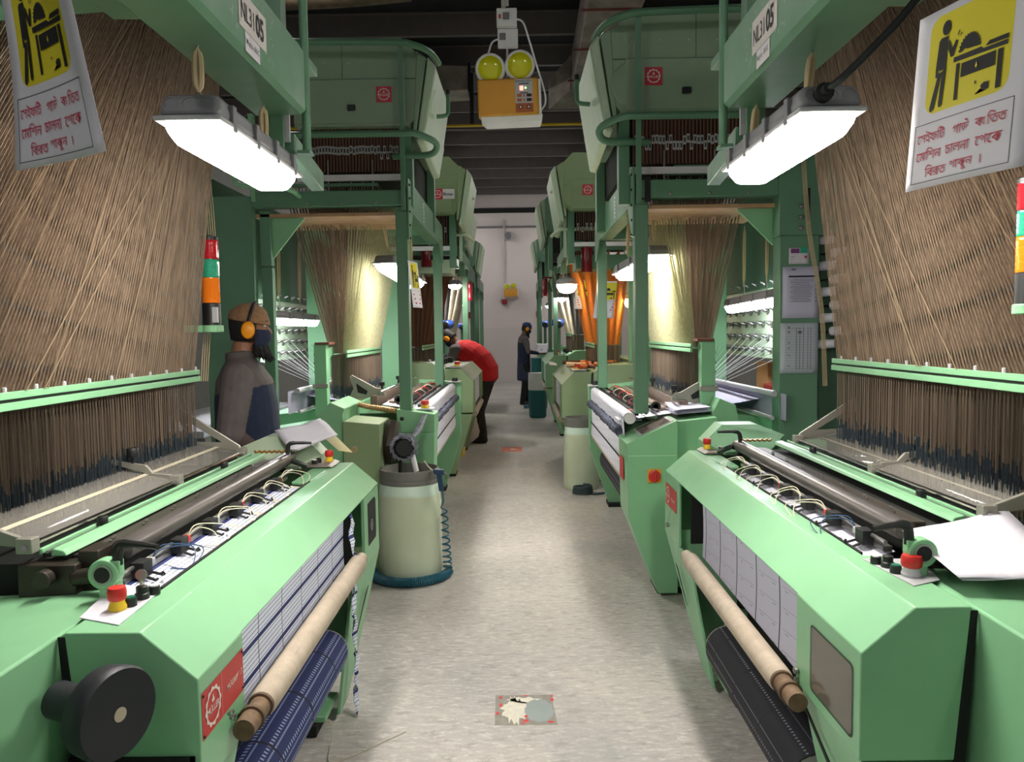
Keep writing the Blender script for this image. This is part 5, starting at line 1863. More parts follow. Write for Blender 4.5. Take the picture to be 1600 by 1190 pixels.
# notices on the column
def notice(nm, x, z, w, h, m, label, fn, cat='notice'):
    pl = Plane((x, 4.378, z), (1, 0, 0), (0, 0, 1), .001)
    t = thing(nm, label, cat, (x, 4.378, z))
    b = MB()
    b.grid(lambda a, c: pl.p(-w / 2 + w * a, -h / 2 + h * c, 1) + Vector((0, -.004 * math.sin(a * 3.1) * (1 - c), 0)), 6, 6)
    b.build('sheet', m, t, thick=.0008)
    b = MB()
    fn(pl, b)
    b.build('print', [INKG, INK, INKR, mat('purple_ink', (122, 44, 122), .6, var=0)], t)
    return t
PAPL = mat('paper_lilac', (196, 194, 216), .5, var=.03)
def n1(pl, b):
    pl.rect(b, -.055, -.03, .125, .133, 0, 9)
    pl.rect(b, -.07, .085, .085, .094, 1, 9)
    rnd = random.Random(2)
    for i in range(14):
        z = .072 - i * .0095
        pl.rect(b, -.06 if i % 3 else -.045, rnd.uniform(.045, .072), z, z + .0022, 0, 9)
    for i in range(6):
        pl.disc(b, .082, .06 - i * .022, .0028, .0028, 1, 9, 8)
notice('notice_sheet', 1.605, 1.70, .205, .29, PAPL, 'upper printed notice in a plastic sleeve on the right warp column', n1)
def n2(pl, b):
    for x in (-.02, 0, .02, .045, .062):
        pl.rect(b, x, x + .0025, -.12, .12, 0, 9)
    for i, z in enumerate((.118, .092, .03, 0, -.04, -.1)):
        pl.disc(b, -.06, z, .005, .006 if i < 2 else .003, 0, 9, 10)
    for i in range(16):
        z = .11 - i * .015
        pl.rect(b, -.085, .08, z, z + .0009, 0, 9)
    pl.rect(b, -.01, .012, .085, .097, 0, 9)
notice('notice_sheet', 1.60, 1.385, .215, .285, mat('paper_grey', (186, 196, 204), .5, var=.04), 'lower printed chart in a plastic sleeve on the right warp column', n2)
def n3(pl, b):
    pl.rect(b, -.047, .002, .015, .04, 3, 3)
    pl.rect(b, -.047, .002, .026, .029, 0, 4)
    for i in range(4):
        pl.rect(b, -.05, .045, -.005 - i * .011, -.003 - i * .011, 0, 3)
    pl.rect(b, .03, .043, -.012, .0, 2, 4)
t = notice('rating_sticker', 1.595, 1.905, .115, .09, mat('sticker_grey', (206, 202, 210), .5), 'small rating sticker with purple and red marks above the notices', n3, 'sticker')
b = MB().box(1.600, 1.640, 4.372, 4.375, 1.92, 1.952)
b.build('green_patch', mat('teal_green_patch', (40, 160, 124), .5), t)

# ================================================================ warning sheets
def warn_sheet(label, fn, loc, string, w=.233, h=.302, small=False):
    """white sheet with the saw-table pictogram on yellow and a boxed notice in Bengali"""
    t = thing('warning_sheet', label, 'warning sign', loc, 'hanging warning sheets')
    b = MB()
    b.grid(lambda a, c: fn(w * a, -h * (1 - c), 0), 10, 14)
    b.build('sheet', mat('sign_white', (222, 220, 230), .55, var=.02), t, thick=.0007)
    pl = Plane((0, 0, 0), (1, 0, 0), (0, 0, 1), .0009, fn)
    x0, x1, y0, y1 = .030, .192, -.176, -.012
    ww, hh = x1 - x0, y1 - y0
    Q = lambda u, v: (x0 + ww * u, y0 + hh * v)
    b = MB()
    r = .14
    def yp(a, c):
        v = .5 - .5 * math.cos(math.pi * c)
        e = max(0, r - min(v, 1 - v))
        ins = r - math.sqrt(max(0, r * r - e * e))
        return pl.p(*Q(ins + (1 - 2 * ins) * a, v), .6)
    b.grid(yp, 14, 24)
    b.build('yellow_panel', SIGNY, t)
    b = MB()
    S = lambda pp: pl.shape(b, [Q(*p) for p in pp], 0, 2)
    pl.disc(b, *Q(.22, .845), ww * .055, hh * .075, 0, 2)
    S([(.135, .73), (.16, .755), (.25, .755), (.25, .42), (.17, .42), (.15, .45), (.15, .36), (.12, .36), (.115, .45)])
    S([(.26, .70), (.275, .70), (.315, .60), (.355, .68), (.38, .66), (.335, .52), (.30, .52), (.26, .62)])
    S([(.155, .40), (.20, .405), (.13, .05), (.10, .02), (.075, .03), (.07, .06)])
    S([(.205, .405), (.255, .44), (.235, .07), (.215, .04), (.19, .05), (.185, .08)])
    S([(.385, .765), (.395, .76), (.375, .715), (.368, .72)])
    S([(.42, .735), (.425, .72), (.39, .695)])
    k = 26
    saw = []
    for i in range(k + 1):
        a = math.pi * i / k
        rr = 1.0 if i % 2 else .88
        saw.append((.53 + .135 * rr * math.cos(a), .525 + .17 * rr * math.sin(a)))
    S(saw + [(.44, .53), (.47, .55), (.52, .535)])
    S([(.345, .45), (.345, .50), (.67, .50), (.70, .475), (.96, .475), (.96, .43)])
    S([(.72, .49), (.76, .53), (.965, .53), (.965, .485)])
    S([(.385, .425), (.425, .425), (.425, .06), (.385, .06)])
    S([(.45, .41), (.84, .41), (.84, .27), (.45, .27)])
    S([(.865, .41), (.92, .41), (.92, .04), (.865, .04)])
    S([(.635, .19), (.645, .165), (.635, .145), (.625, .165)])
    S([(.70, .115), (.735, .14), (.79, .135), (.79, .07), (.745, .055), (.70, .085), (.64, .045), (.71, .085)])
    b.build('pictogram', INK, t)
    b = MB()
    pl.shape(b, [Q(*p) for p in ((.635, .37), (.65, .33), (.635, .305), (.62, .33))], 0, 3)
    b.build('drop', SIGNY, t)
    b = MB()
    pl.frame(b, .012, .205, -.292, -.190, .0013, 0, 1, 10, 6)
    b.build('notice_frame', INKG, t)
    b = MB()
    if not small:
        pl.text(b, 'েসইফিট', .050, -.2135, w=.060, h=.022)
        pl.text(b, 'গাড', .1125, -.2155, w=.031, h=.016)
        pl.shape(b, [(.119, -.2035), (.121, -.2025), (.126, -.2065), (.1245, -.2078)], 0, 2)
        pl.text(b, 'ব', .146, -.2155, w=.013, h=.0135)
        pl.text(b, 'য', .155, -.2160, w=.006, h=.0125)
        pl.text(b, 'িতত', .178, -.2128, w=.034, h=.021)
        pl.text(b, 'েমিশন', .048, -.2435, w=.055, h=.021)
        pl.text(b, 'চালনা', .108, -.2450, w=.048, h=.0165)
        pl.text(b, 'েথেক', .166, -.2450, w=.048, h=.0165)
        pl.text(b, 'িবরত', .066, -.2735, w=.045, h=.021)
        pl.text(b, 'থাকুন', .118, -.2755, w=.044, h=.020)
        pl.text(b, '।', .155, -.2745, h=.0135)
    else:
        for i in range(3):
            pl.rect(b, .03 + .01 * i, .19 - .01 * i, -.222 - .028 * i, -.212 - .028 * i, 0, 2)
    b.build('bengali_lettering', INKR, t)
    b = MB()
    b.tube(string, .0016, 5)
    b.build('string', STRAP, t)
    return t
def f_right(a, c, l):
    v = -c / .302
    bow = .004 * math.sin(math.pi * a / .233)
    return Vector((.725 + .30 * a - .021 * v - bow * .95 - .954 * l, 1.41 - .954 * a - bow * .3 - .3 * l, 2.043 + c))
warn_sheet('right warning sheet with saw pictogram, hanging before the brown harness', f_right, (.76, 1.3, 1.9), [f_right(.105, -.008, .001), (.757, 1.30, 2.10), (.757, 1.305, 2.19)])
_BL, _BR, _TL, _TR = Vector((-.804, 1.25, 1.769)), Vector((-.5985, 1.14, 1.772)), Vector((-.815, 1.25, 2.07)), Vector((-.645, 1.12, 2.07))
def f_left(a, c, l):
    u, v = a / .233, 1 + c / .302
    p = (_BL * (1 - u) + _BR * u) * (1 - v) + (_TL * (1 - u) + _TR * u) * v
    n = Vector((-.45, -.88, 0)).normalized()
    return p + n * (l - .005 * math.sin(math.pi * u) - .008 * math.sin(math.pi * v) * (1 - u))
warn_sheet('left warning sheet with saw pictogram, twisted on its string', f_left, (-.72, 1.2, 1.9), [f_left(.12, -.004, .001), (-.725, 1.19, 2.19)])
def flat_sheet(o, r, u, curl=.0):
    o, r, u = Vector(o), Vector(r).normalized(), Vector(u).normalized()
    n = r.cross(u).normalized()
    return lambda a, c, l: o + r * a + u * c + n * (l + curl * math.sin(a * 9))
f = flat_sheet((-.695, 4.945, 1.965), (.085, 1, 0), (-.10, 0, 1), .015)
warn_sheet('narrow curled warning sheet hanging on the post behind the milky drum', f, (-.66, 4.98, 1.8), [f(.1, -.005, .001), (-.68, 5.05, 2.2)], small=True)
f = flat_sheet((.765, 7.35, 1.965), (1, .1, 0), (.12, 0, 1), .02)
warn_sheet('warning sheet hanging before the amber cords at right, picture turned askew', f, (.86, 7.35, 1.75), [f(.1, -.005, .001), (.89, 7.68, 2.45)], small=True, w=.19, h=.35)
f = flat_sheet((.66, 8.6, 2.06), (.8, -.6, 0), (.05, 0, 1), .02)
warn_sheet('smaller warning sheet hanging right of the round amber lamp', f, (.72, 8.6, 1.85), [f(.1, -.005, .001), (.74, 8.55, 2.4)], small=True, w=.16, h=.32)

# ================================================================ emergency light
def em_light(c, k, label, big=True, yaw=0.0):
    x, y, z = c
    Mx = Matrix.Translation(c) @ Matrix.Rotation(yaw, 4, 'Z') @ Matrix.Rotation(R(-1.5), 4, 'Y') @ Matrix.Scale(k, 4)
    t = thing('emergency_light', label, 'emergency light', c)
    MB(Mx).box(-.148, .137, -.07, -.005, -.085, .085).build('cover', mat('case_amber', (206, 146, 44), .45), t, .008 * k)
    MB(Mx).hexa([(-.115, -.03, -.105), (.145, -.03, -.105), (.145, .09, -.105), (-.115, .09, -.105), (-.14, -.06, -.082), (.155, -.06, -.082), (.155, .10, -.082), (-.14, .10, -.082)]).build('base_tray', WHT, t, .003)
    MB(Mx).box(.137, .15, -.065, .09, -.088, .08).build('case', WHT, t, .004)
    MB(Mx).box(-.14, .14, -.004, .09, -.08, .08).build('back_case', WHT, t, .004)
    for sx, dz in ((-.085, .138), (.055, .148)):
        b = MB(Mx)
        b.lathe([(.036, .09), (.062, .07), (.070, .02), (.071, -.005), (.065, -.012), (.058, -.008)], (sx, -.045, dz), (0, 1, .12), 26)
        h = b.build('lamp_head', WHT, t)
        b = MB(Mx)
        b.lathe([(.058, -.004), (.057, -.0125), (.052, -.018), (.036, -.024), (.014, -.028)], (sx, -.045, dz), (0, 1, .12), 24)
        b.build('lens', LENSY, h)
        b = MB(Mx)
        b.cyl((sx + .005, -.03, .08), (sx + .003, -.03, dz - .045), .014, n=10)
        b.build('swivel', LGREY, h)
    if not big:
        return t
    pl = Plane((0, 0, 0), (1, 0, 0), (0, 0, 1), .0012, lambda a, c_, l: Mx @ Vector((a, -.0705 - l, c_)))
    b = MB()
    pl.rect(b, .028, .11, -.075, .078)
    pn = b.build('control_panel', LGREY, t)
    b = MB()
    pl.rect(b, .028, .11, -.075, -.033, 0, 2)
    b.build('panel_foot', mat('panel_brown', (160, 84, 34), .5), pn)
    b = MB()
    pl.text(b, 'EMERGENCY LIGHT', .069, .068, h=.0075, w=.075, mi=0, k=2)
    pl.rect(b, .045, .093, .054, .058, 0, 2)
    pl.rect(b, .052, .088, .012, .016, 0, 2)
    b.build('print', NAVY, pn)
    b = MB()
    for i in range(2):
        for j in range(2):
            pl.rect(b, .036 + .045 * i, .058 + .045 * i, -.004 - .021 * j, .01 - .021 * j, i, 2)
            pl.rect(b, .066 + .035 * i, .072 + .035 * i, -.004 - .021 * j, .01 - .021 * j, 0, 2)
    b.build('symbols', [mat('panel_orange', (176, 92, 44), .5), INK], pn)
    b = MB()
    pl.rect(b, .05, .066, .026, .046, 0, 2)
    b.build('red_led', LEDR, pn)
    b = MB()
    pl.disc(b, .077, .037, .004, .005, 0, 2, 10)
    b.build('green_led', LEDG, pn)
    for i in range(2):
        b = MB()
        pl.rect(b, .043 + .038 * i, .059 + .038 * i, -.059, -.043, 0, 3)
        pl.rect(b, .047 + .038 * i, .055 + .038 * i, -.055, -.047, 1, 4)
        b.build('push_key', [INK, WHT], pn)
    b = MB(Mx)
    b.tube([(.03, -.01, .375), (.075, -.02, .36), (.10, -.03, .28), (.125, -.04, .18), (.165, -.03, .04), (.17, -.02, -.02), (.15, -.01, -.05)], .0045, 7, 0, 5)
    b.build('flex', WHT, t)
    b = MB(Mx)
    b.tube([(-.03, -.01, .29), (-.07, -.02, .27), (-.09, -.03, .22), (-.125, -.03, .12), (-.14, -.03, .08)], .0045, 7, 0, 5)
    b.build('flex', WHT, t)
    return t
em_light((-.022, 3.75, 2.60), 1.0, 'amber emergency light with two yellow lamp heads hanging over the aisle')
t = thing('socket_outlet', 'pair of white switched sockets on the pipe above the hanging emergency light', 'socket', (-.035, 3.76, 2.94))
for i, (dz, dx) in enumerate(((.048, .006), (-.047, .010))):
    b = MB().box(-.084 + dx, .012 + dx, 3.735, 3.765, 2.895 + dz, 2.98 + dz)
    o = b.build('socket_plate', WHT, t, .004)
    b = MB()
    cx = -.034 if i == 0 else -.052
    b.box(cx - .014, cx + .016, 3.728, 3.735, 2.925 + dz, 2.958 + dz)
    b.build('plug', GREY, o, .004)
    b = MB()
    cx = -.063 if i == 0 else -.012
    b.box(cx - .005, cx + .005, 3.731, 3.735, 2.93 + dz, 2.95 + dz)
    b.build('rocker', RED if i == 0 else WHT, o, .001)
b = MB()
b.cyl((-.045, 3.765, 3.03), (-.06, 3.765, 5.5), .011, n=10)
b.cyl((-.028, 3.765, 3.05), (-.043, 3.765, 5.5), .009, n=10)
b.cyl((-.03, 3.775, 2.68), (-.03, 3.775, 2.88), .005, n=8)
tag(b.build('conduit', PVC, loc=(-.05, 3.77, 2.7)), 'grey conduit dropping from the ceiling to the hanging emergency light', 'conduit')

# ================================================================ end wall fittings
em_light((-.16, 22.35, 2.62), 1.35, 'small amber emergency light on the far wall', False)
b = MB()
b.cyl((-.34, 22.47, .0 + 2.5), (-.34, 22.47, 4.75), .022, n=8)
b.box(-.36, -.32, 22.44, 22.48, 4.55, 4.75)
tag(b.build('conduit', PVC, loc=(-.34, 22.47, 2.5)), 'thin conduit running down the far wall to the alarm', 'conduit')
t = thing('alarm_bell', 'red alarm on the far wall under the small emergency light', 'alarm', (-.36, 22.45, 2.35))
MB().box(-.43, -.28, 22.38, 22.5, 2.3, 2.44).build('body', mat('alarm_red', (150, 34, 42), .4), t, .02)
MB().box(-.52, -.44, 22.44, 22.5, 2.41, 2.5).build('junction_box', WHT, t, .01)
t = thing('wall_lamp', 'round white fitting high on the far wall', 'wall lamp', (-.2, 22.4, 4.27))
MB().lathe([(.06, 0), (.12, .02), (.13, .12), (.11, .15)], (-.2, 22.5, 4.27), (-.2, -1, -.1), 20).build('housing', LGREY, t)
MB().lathe([(.10, .15), (.09, .16), (.05, .165)], (-.2, 22.5, 4.27), (-.2, -1, -.1), 20).build('lens', GREY, t)
for x, z, lab in ((.62, 2.0, 'small red call point on the right post near the far wall'), (-1.35, 2.0, 'small red call point among the left posts near the far wall')):
    b = MB().box(x - .06, x + .06, 22.42, 22.5, z - .09, z + .09)
    tag(b.build('call_point', mat('call_red', (130, 36, 40), .4), loc=(x, 22.45, z), bevel=.01), lab, 'call point')
# far signal lamps
for x, y, z, lab in ((-.93, 8.02, 2.18, 'red signal lamp between the posts of the second left loom'), (.70, 7.68, 2.08, 'red signal lamp over the third right loom'), (.40, 10.95, 2.0, 'small red signal lamp over the fourth right loom'), (-.66, 10.95, 1.95, 'small red signal lamp over the fourth left loom')):
    b = MB().lathe([(.04 if y > 10 else .055, 0), (.04 if y > 10 else .055, .05), (.037 if y > 10 else .052, .06), (.037 if y > 10 else .052, .15), (.04 if y > 10 else .056, .16), (.04 if y > 10 else .056, .24)], (x, y, z), n=16)
    if y < 10:
        b.cyl((x, y, z + .24), (x, y, 2.62), .012, n=8)
    else:
        b.tube([(x, y, z + .24), (x, y, z + .26), (.53 if x > 0 else -.72, 11.04, z + .26)], .012, 6)
    tag(b.build('signal_lamp', mat('dim_red_lens', (120, 28, 38), .2), loc=(x, y, z)), lab, 'signal lamp')
# motors of the farther looms
def motor(x, y, z, r, lab):
    t = thing('motor', lab, 'motor', (x, y, z), 'blue motors on the farther looms')
    MB().lathe([(r * .7, -.02), (r, 0), (r, .2), (r * .85, .24)], (x, y, z), (.2, 1, .1), 18).build('casing', BLUE, t)
    MB().lathe([(r * .2, -.045), (r * .8, -.04), (r * .86, -.018)], (x, y, z), (.2, 1, .1), 18).build('fan_cover', INK, t)
    MB().box(x - .1, x - .02, y, y + .15, z - .02, z + r * 1.1).build('terminal_box', BLUE, t, .01)
    MB().box(x - .03, x + .03, y + .05, y + .12, 1.1, z - r * .6).build('stand', GD, t)
motor(-1.0, 10.8, 1.60, .065, 'blue motor above the head of the worker in red')
motor(-1.03, 14.4, 1.60, .06, 'farther blue motor behind the worker in red')
motor(.60, 11.1, 1.60, .06, 'blue motor over the fourth right loom')
motor(.60, 16.4, 1.64, .07, 'farther blue motor at right beyond the worker with papers')

# ================================================================ drums, hoses, bits on the floor
def drum(c, r, h, label, lint=True):
    x, y = c
    t = thing('plastic_drum', label, 'drum', (x, y, 0), 'milky plastic drums')
    b = MB()
    b.lathe([(r * .93, 0), (r * .97, .008), (r * 1.0, .05), (r * 1.0, h * .55), (r * .98, h * .72), (r * .92, h - .085), (r * .9, h - .08), (r * .88, h - .085), (r * .92, h * .6), (r * .9, .03)], (x, y, 0), n=40)
    b.build('body', DRUM, t)
    b = MB()
    b.lathe([(r * .895, h - .088), (r * .94, h - .085), (r * .945, h - .07), (r * .925, h - .06), (r * .945, h - .045), (r * .925, h - .03), (r * .94, h - .012), (r * .92, h), (r * .875, h), (r * .86, h - .03), (r * .87, h - .09)], (x, y, 0), n=40)
    b.build('rim_band', mat('grey_rim', (112, 112, 106), .55, var=.15), t)
    return t
drum((-.675, 4.68), .195, .675, 'milky green plastic drum on the floor beside the second left loom')
drum((.60, 7.3), .17, .68, 'milky drum behind the foot of the second right loom')
def coil_hose(center, rad, a0, a1, r, turns, label, cat, tube_r=.006, end=None, grp=None):
    pts = []
    n = turns * 9
    for i in range(n + 1):
        k = i / n
        a = R(a0 + (a1 - a0) * k)
        p = Vector((center[0] + rad * math.cos(a), center[1] + rad * math.sin(a), r + tube_r + .001))
        rad_d = Vector((math.cos(a), math.sin(a), 0))
        ph = 2 * math.pi * turns * k
        pts.append(p + rad_d * (r * math.cos(ph)) + Vector((0, 0, r * math.sin(ph))))
    return pts
t = thing('air_hose', 'teal coiled air hose lying round the foot of the milky drum', 'hose', (-.6, 4.4, 0))
pts = coil_hose((-.675, 4.68), .235, 175, 355, .024, 62, '', '')
b = MB().tube(pts, .0062, 6)
b.build('floor_coil', TEAL, t)
b = MB()
pts = []
for i in range(150):
    k = i / 149
    z = .06 + .36 * k
    a = 2 * math.pi * 9 * (k ** .8)
    rr = .026 * (1 - .3 * k)
    pts.append((-.445 - .012 * k + rr * math.cos(a), 4.63 - .03 * k + rr * math.sin(a), z))
pts += [(-.475, 4.60, .44), (-.46, 4.59, .48), (-.462, 4.58, .53), (-.468, 4.57, .57)]
b.tube(pts, .0055, 6)
b.build('hanging_coil', TEAL, t)
t = thing('air_gun', 'dark blue air gun hooked on the rim of the milky drum', 'air gun', (-.475, 4.57, .6))
b = MB()
b.hexa([(-.482, 4.55, .55), (-.452, 4.55, .55), (-.452, 4.585, .55), (-.482, 4.585, .55), (-.495, 4.55, .66), (-.465, 4.55, .66), (-.465, 4.585, .66), (-.495, 4.585, .66)])
b.hexa([(-.51, 4.55, .655), (-.45, 4.55, .645), (-.45, 4.585, .645), (-.51, 4.585, .655), (-.515, 4.55, .685), (-.45, 4.55, .68), (-.45, 4.585, .68), (-.515, 4.585, .685)])
b.build('grip', mat('gun_blue', (32, 60, 92), .4), t, .006)
MB().tube([(-.51, 4.567, .67), (-.54, 4.567, .695), (-.568, 4.567, .735)], .004, 6, 0, 3).build('nozzle', WIRE, t)
MB().tube([(-.45, 4.567, .66), (-.435, 4.567, .65), (-.44, 4.567, .62)], .005, 6, 0, 3).build('trigger', STL, t)
# suction head clogged with lint above the drum
t = thing('suction_fan', 'round black suction fan matted with grey lint over the milky drum', 'fan', (-.70, 4.72, .78))
b = MB()
b.lathe([(.02, -.03), (.055, -.028), (.07, -.01), (.07, .03), (.05, .05)], (-.705, 4.70, .80), (.15, -1, 0), 22)
b.build('housing', BLK, t)
b = MB()
rnd = random.Random(9)
for i in range(600):
    a = rnd.uniform(0, 2 * math.pi)
    rr = rnd.uniform(.058, .078)
    p = Vector((-.705 + rr * math.cos(a), 4.70 + rnd.uniform(-.045, .02), .80 + rr * math.sin(a)))
    d = Vector((-math.sin(a), rnd.uniform(-.6, .4), math.cos(a))) * rnd.uniform(.012, .04) + Vector((math.cos(a), 0, math.sin(a))) * rnd.uniform(-.006, .012)
    b.tube([p, p + d], .0022, 3)
b.build('lint', mat('grey_lint', (150, 152, 166), .9, var=.4, scale=30), t, kind='stuff')
b = MB()
for i in range(8):
    a = 2 * math.pi * i / 8
    b.tube([(-.705 + .012 * math.cos(a), 4.665, .80 + .012 * math.sin(a)), (-.705 + .05 * math.cos(a), 4.665, .80 + .05 * math.sin(a))], .004, 4)
b.build('grille', GREY, t)
b = MB()
b.cyl((-.665, 4.69, .79), (-.625, 4.68, .62), .017, n=14)
b.build('suction_pipe', WHT, t)
b = MB()
b.cyl((-.73, 4.70, .80), (-.74, 4.70, .50), .012, n=8)
b.lathe([(.02, 0), (.02, .012)], (-.632, 4.682, .65), (.2, 0, -1), 12)
b.build('bracket_leg', BLK, t)
b = MB()
b.tube([(-.655, 4.72, .86), (-.625, 4.76, .90), (-.60, 4.80, .95), (-.585, 4.82, .99)], [.012, .018, .016, .012], 8, 0, 3)
b.build('lint_plume', mat('grey_lint', (150, 152, 166), .9), t)
t = thing('air_hose', 'small dark coiled hose on the floor by the right milky drum', 'hose', (.56, 7.1, 0))
b = MB()
pts = [Vector((.585 + .09 * math.cos(i * .45) * (1 - i * .002), 7.0 + .07 * math.sin(i * .45), .012 + .0011 * i)) for i in range(60)]
b.tube(pts, .011, 6)
b.tube([(.62, 7.0, .012), (.70, 6.95, .012), (.78, 6.98, .012)], .011, 6, 0, 3)
b.build('coil', mat('dark_teal', (36, 58, 66), .5), t)
# bits beside the worker in red
t = thing('plastic_bag', 'pale plastic bag hanging beside the legs of the worker in red', 'bag', (-.63, 10.1, .3))
b = MB()
def bagf(a, c):
    th = 2 * math.pi * a
    prof = [.012, .04, .075, .09, .105, .11, .09, .02][int(c * 7)] if c < 1 else .01
    k = c * 7
    i = min(6, int(k))
    pr = [.012, .035, .07, .09, .105, .112, .095, .02]
    rr = pr[i] + (pr[i + 1] - pr[i]) * (k - i)
    rr *= 1 + .12 * math.sin(th * 5 + c * 9)
    return (-.635 + rr * math.cos(th), 10.1 + rr * .8 * math.sin(th), .55 - .50 * c)
b.grid(bagf, 28, 21)
b.build('body', BAGM, t)
MB().tube([(-.635, 10.1, .55), (-.64, 10.1, .66), (-.63, 10.1, .74)], .008, 6, 0, 3).build('twisted_neck', BAGM, t)
t = thing('yellow_block', 'yellow block on the floor behind the foot of the second left loom', 'block', (-.72, 9.3, 0))
MB().box(-.79, -.66, 9.2, 9.5, 0.0, .09).build('base', YEL, t, .02)
MB().box(-.78, -.67, 9.22, 9.48, .09, .19).build('top', BLK, t, .01)
for x, y, h, m, lab in ((.42, 14.9, .95, TEALBIN, 'tall teal bin beyond the worker with papers'), (.345, 13.4, .48, TEALBIN, 'teal and white bin beside the fourth right loom')):
    t = thing('waste_bin', lab, 'bin', (x, y, 0))
    MB().lathe([(.13, 0), (.15, .02), (.16, h), (.14, h)], (x, y, 0), n=20).build('body', m, t)
    MB().lathe([(.155, h), (.165, h + .02), (.16, h + (.3 if h < .6 else .04)), (.13, h + (.3 if h < .6 else .04))], (x, y, 0), n=20).build('upper_band', WHT if h < .6 else m, t)
b = MB()
pts = [Vector((.22 + .10 * math.cos(i * .5), 15.0 + .12 * math.sin(i * .5), .02 + .001 * i)) for i in range(40)]
b.tube(pts, .018, 6)
tag(b.build('air_hose', TEAL, loc=(.2, 15, 0)), 'coiled blue hose on the floor at the feet of the far worker', 'hose')
t = thing('thread_scrap', 'loose pale thread lying under the nearest left loom front', 'thread', (-.55, 2.75, 0))
b = MB()
b.tube([(-.72, 2.78, .06), (-.70, 2.72, .015), (-.68, 2.6, .003), (-.62, 2.62, .003), (-.52, 2.72, .003), (-.44, 2.80, .003)], .0016, 5, 0, 6)
b.build('strand', mat('pale_thread', (196, 186, 160), .8), t)

# sheets of paper lying on the machines
def papers(nm, label, quad, n, m, dz=.0016, seed=1):
    t = thing(nm, label, 'paper', quad[0])
    rnd = random.Random(seed)
    for i in range(n):
        j = [Vector((rnd.uniform(-.012, .012), rnd.uniform(-.012, .012), 0)) for _ in range(4)] if i else [Vector((0, 0, 0))] * 4
        q = [Vector(p) + j[k] + Vector((0, 0, dz * (n - i))) for k, p in enumerate(quad)]
        ph = rnd.uniform(0, 6)
        b = MB()
        b.grid(lambda a, c: (q[0] * (1 - a) + q[1] * a) * (1 - c) + (q[3] * (1 - a) + q[2] * a) * c + Vector((0, 0, .006 * (1 + math.sin(a * 5 + ph)) * c + .003 * (1 + math.sin(c * 6 + ph)))), 10, 8)
        b.build('sheet', m, t, thick=.0006)
    return t
papers('paper_sheets', 'creased white paper sheets lying over the button panel of the nearest right loom', [(.985, 1.955, .965), (.985, 1.70, .925), (1.26, 1.70, .925), (1.30, 2.05, .985)], 3, PAPER, seed=3)
papers('paper_sheets', 'printed white sheets on the far end of the nearest left loom', [(-.86, 3.60, 1.02), (-.98, 3.30, .99), (-1.16, 3.62, 1.03), (-1.02, 3.98, 1.045)], 3, PAPER, seed=5)
papers('paper_sheets', 'stack of lilac white papers on the gear housing of the second right loom', [(.905, 4.40, 1.003), (1.12, 4.45, 1.015), (1.12, 4.72, 1.02), (.905, 4.74, 1.008)], 7, PAPL, .004, 7)
b = MB()
b.prism([(-.88, 3.72, .93), (-.80, 3.66, .93), (-.98, 4.0, .985), (-1.05, 3.98, .99)], (0, 0, .003))
tag(b.build('printed_card', mat('pale_yellow_card', (226, 214, 156), .7), loc=(-.9, 3.85, .95)), 'pale yellow card at the far end of the nearest left loom', 'card')
papers('paper_sheets', 'white sheet on top of the third right loom', [(.36, 8.6, 1.12), (.44, 8.5, 1.12), (.44, 9.0, 1.13), (.36, 9.1, 1.13)], 1, PAPER, seed=2)
# heap of strips on the third right loom
rnd = random.Random(11)
cols = [mat('strip_red', (190, 60, 38), .6), mat('strip_orange', (226, 130, 60), .6), mat('strip_cream', (226, 200, 160), .7), mat('strip_brown', (92, 58, 40), .6)]
for i in range(22):
    x, y = .62 + rnd.uniform(-.04, .35), 7.75 + rnd.uniform(0, .9)
    a = rnd.uniform(0, 3.1)
    l = rnd.uniform(.04, .12)
    z = 1.13 + .09 * max(0, (x - .74) * 1.2) + rnd.uniform(0, .03)
    b = MB(Matrix.Translation((x, y, z)) @ Matrix.Rotation(a, 4, 'Z'))
    b.lathe([(.016, -l), (.018, -l * .9), (.018, l * .9), (.016, l)], (0, 0, 0), (1, 0, .05), 8)
    tag(b.build('bobbin', cols[i % 4], loc=(x, y, z)), 'small loose bobbin in the heap on the third right loom', 'bobbin', 'loose bobbins heaped on the third right loom')
# cotton cords hanging near the columns
for lab, P_ in (('pair of cotton cords hanging before the notices on the right warp column', [(1.47, 4.0, 2.42), (1.50, 3.98, 2.0), (1.56, 3.96, 1.6), (1.58, 3.95, 1.2)]),
                ('pair of cotton cords hanging beside the left signal tower', [(-1.36, 3.34, 2.64), (-1.345, 3.42, 1.9), (-1.37, 3.40, 1.6), (-1.39, 3.38, 1.3)])):
    t = thing('hanging_cords', lab, 'cord', P_[0])
    for k in range(4):
        MB().tube([(x + .008 * k - .01, y + .004 * k, z) for x, y, z in P_], .0022, 5, 0, 4).build('cord', STRAP, t)
# things in the gaps under the creel boards
b = MB().cyl((2.0, 5.6, .9), (2.0, 5.6, 1.3), .06, n=16)
tag(b.build('blue_tube', BLUE, loc=(2.0, 5.6, .9)), 'upright blue tube under the right creel board', 'tube')
b = MB().box(2.05, 2.35, 6.3, 6.6, .85, 1.22)
tag(b.build('cardboard_box', mat('cardboard', (186, 136, 88), .8), loc=(2.2, 6.4, .85), bevel=.005), 'cardboard box under the right creel board', 'box')
b = MB().box(1.98, 2.4, 5.8, 6.2, .85, 1.06)
tag(b.build('red_crate', mat('crate_red', (150, 44, 36), .6), loc=(2.2, 6, .85), bevel=.01), 'red crate under the right creel board', 'crate')
b = MB().cyl((-2.25, 6.6, .8), (-2.25, 6.6, 1.27), .05, n=16)
tag(b.build('blue_tube', BLUE, loc=(-2.25, 6.6, .8)), 'upright blue tube right of the bearded worker', 'tube')
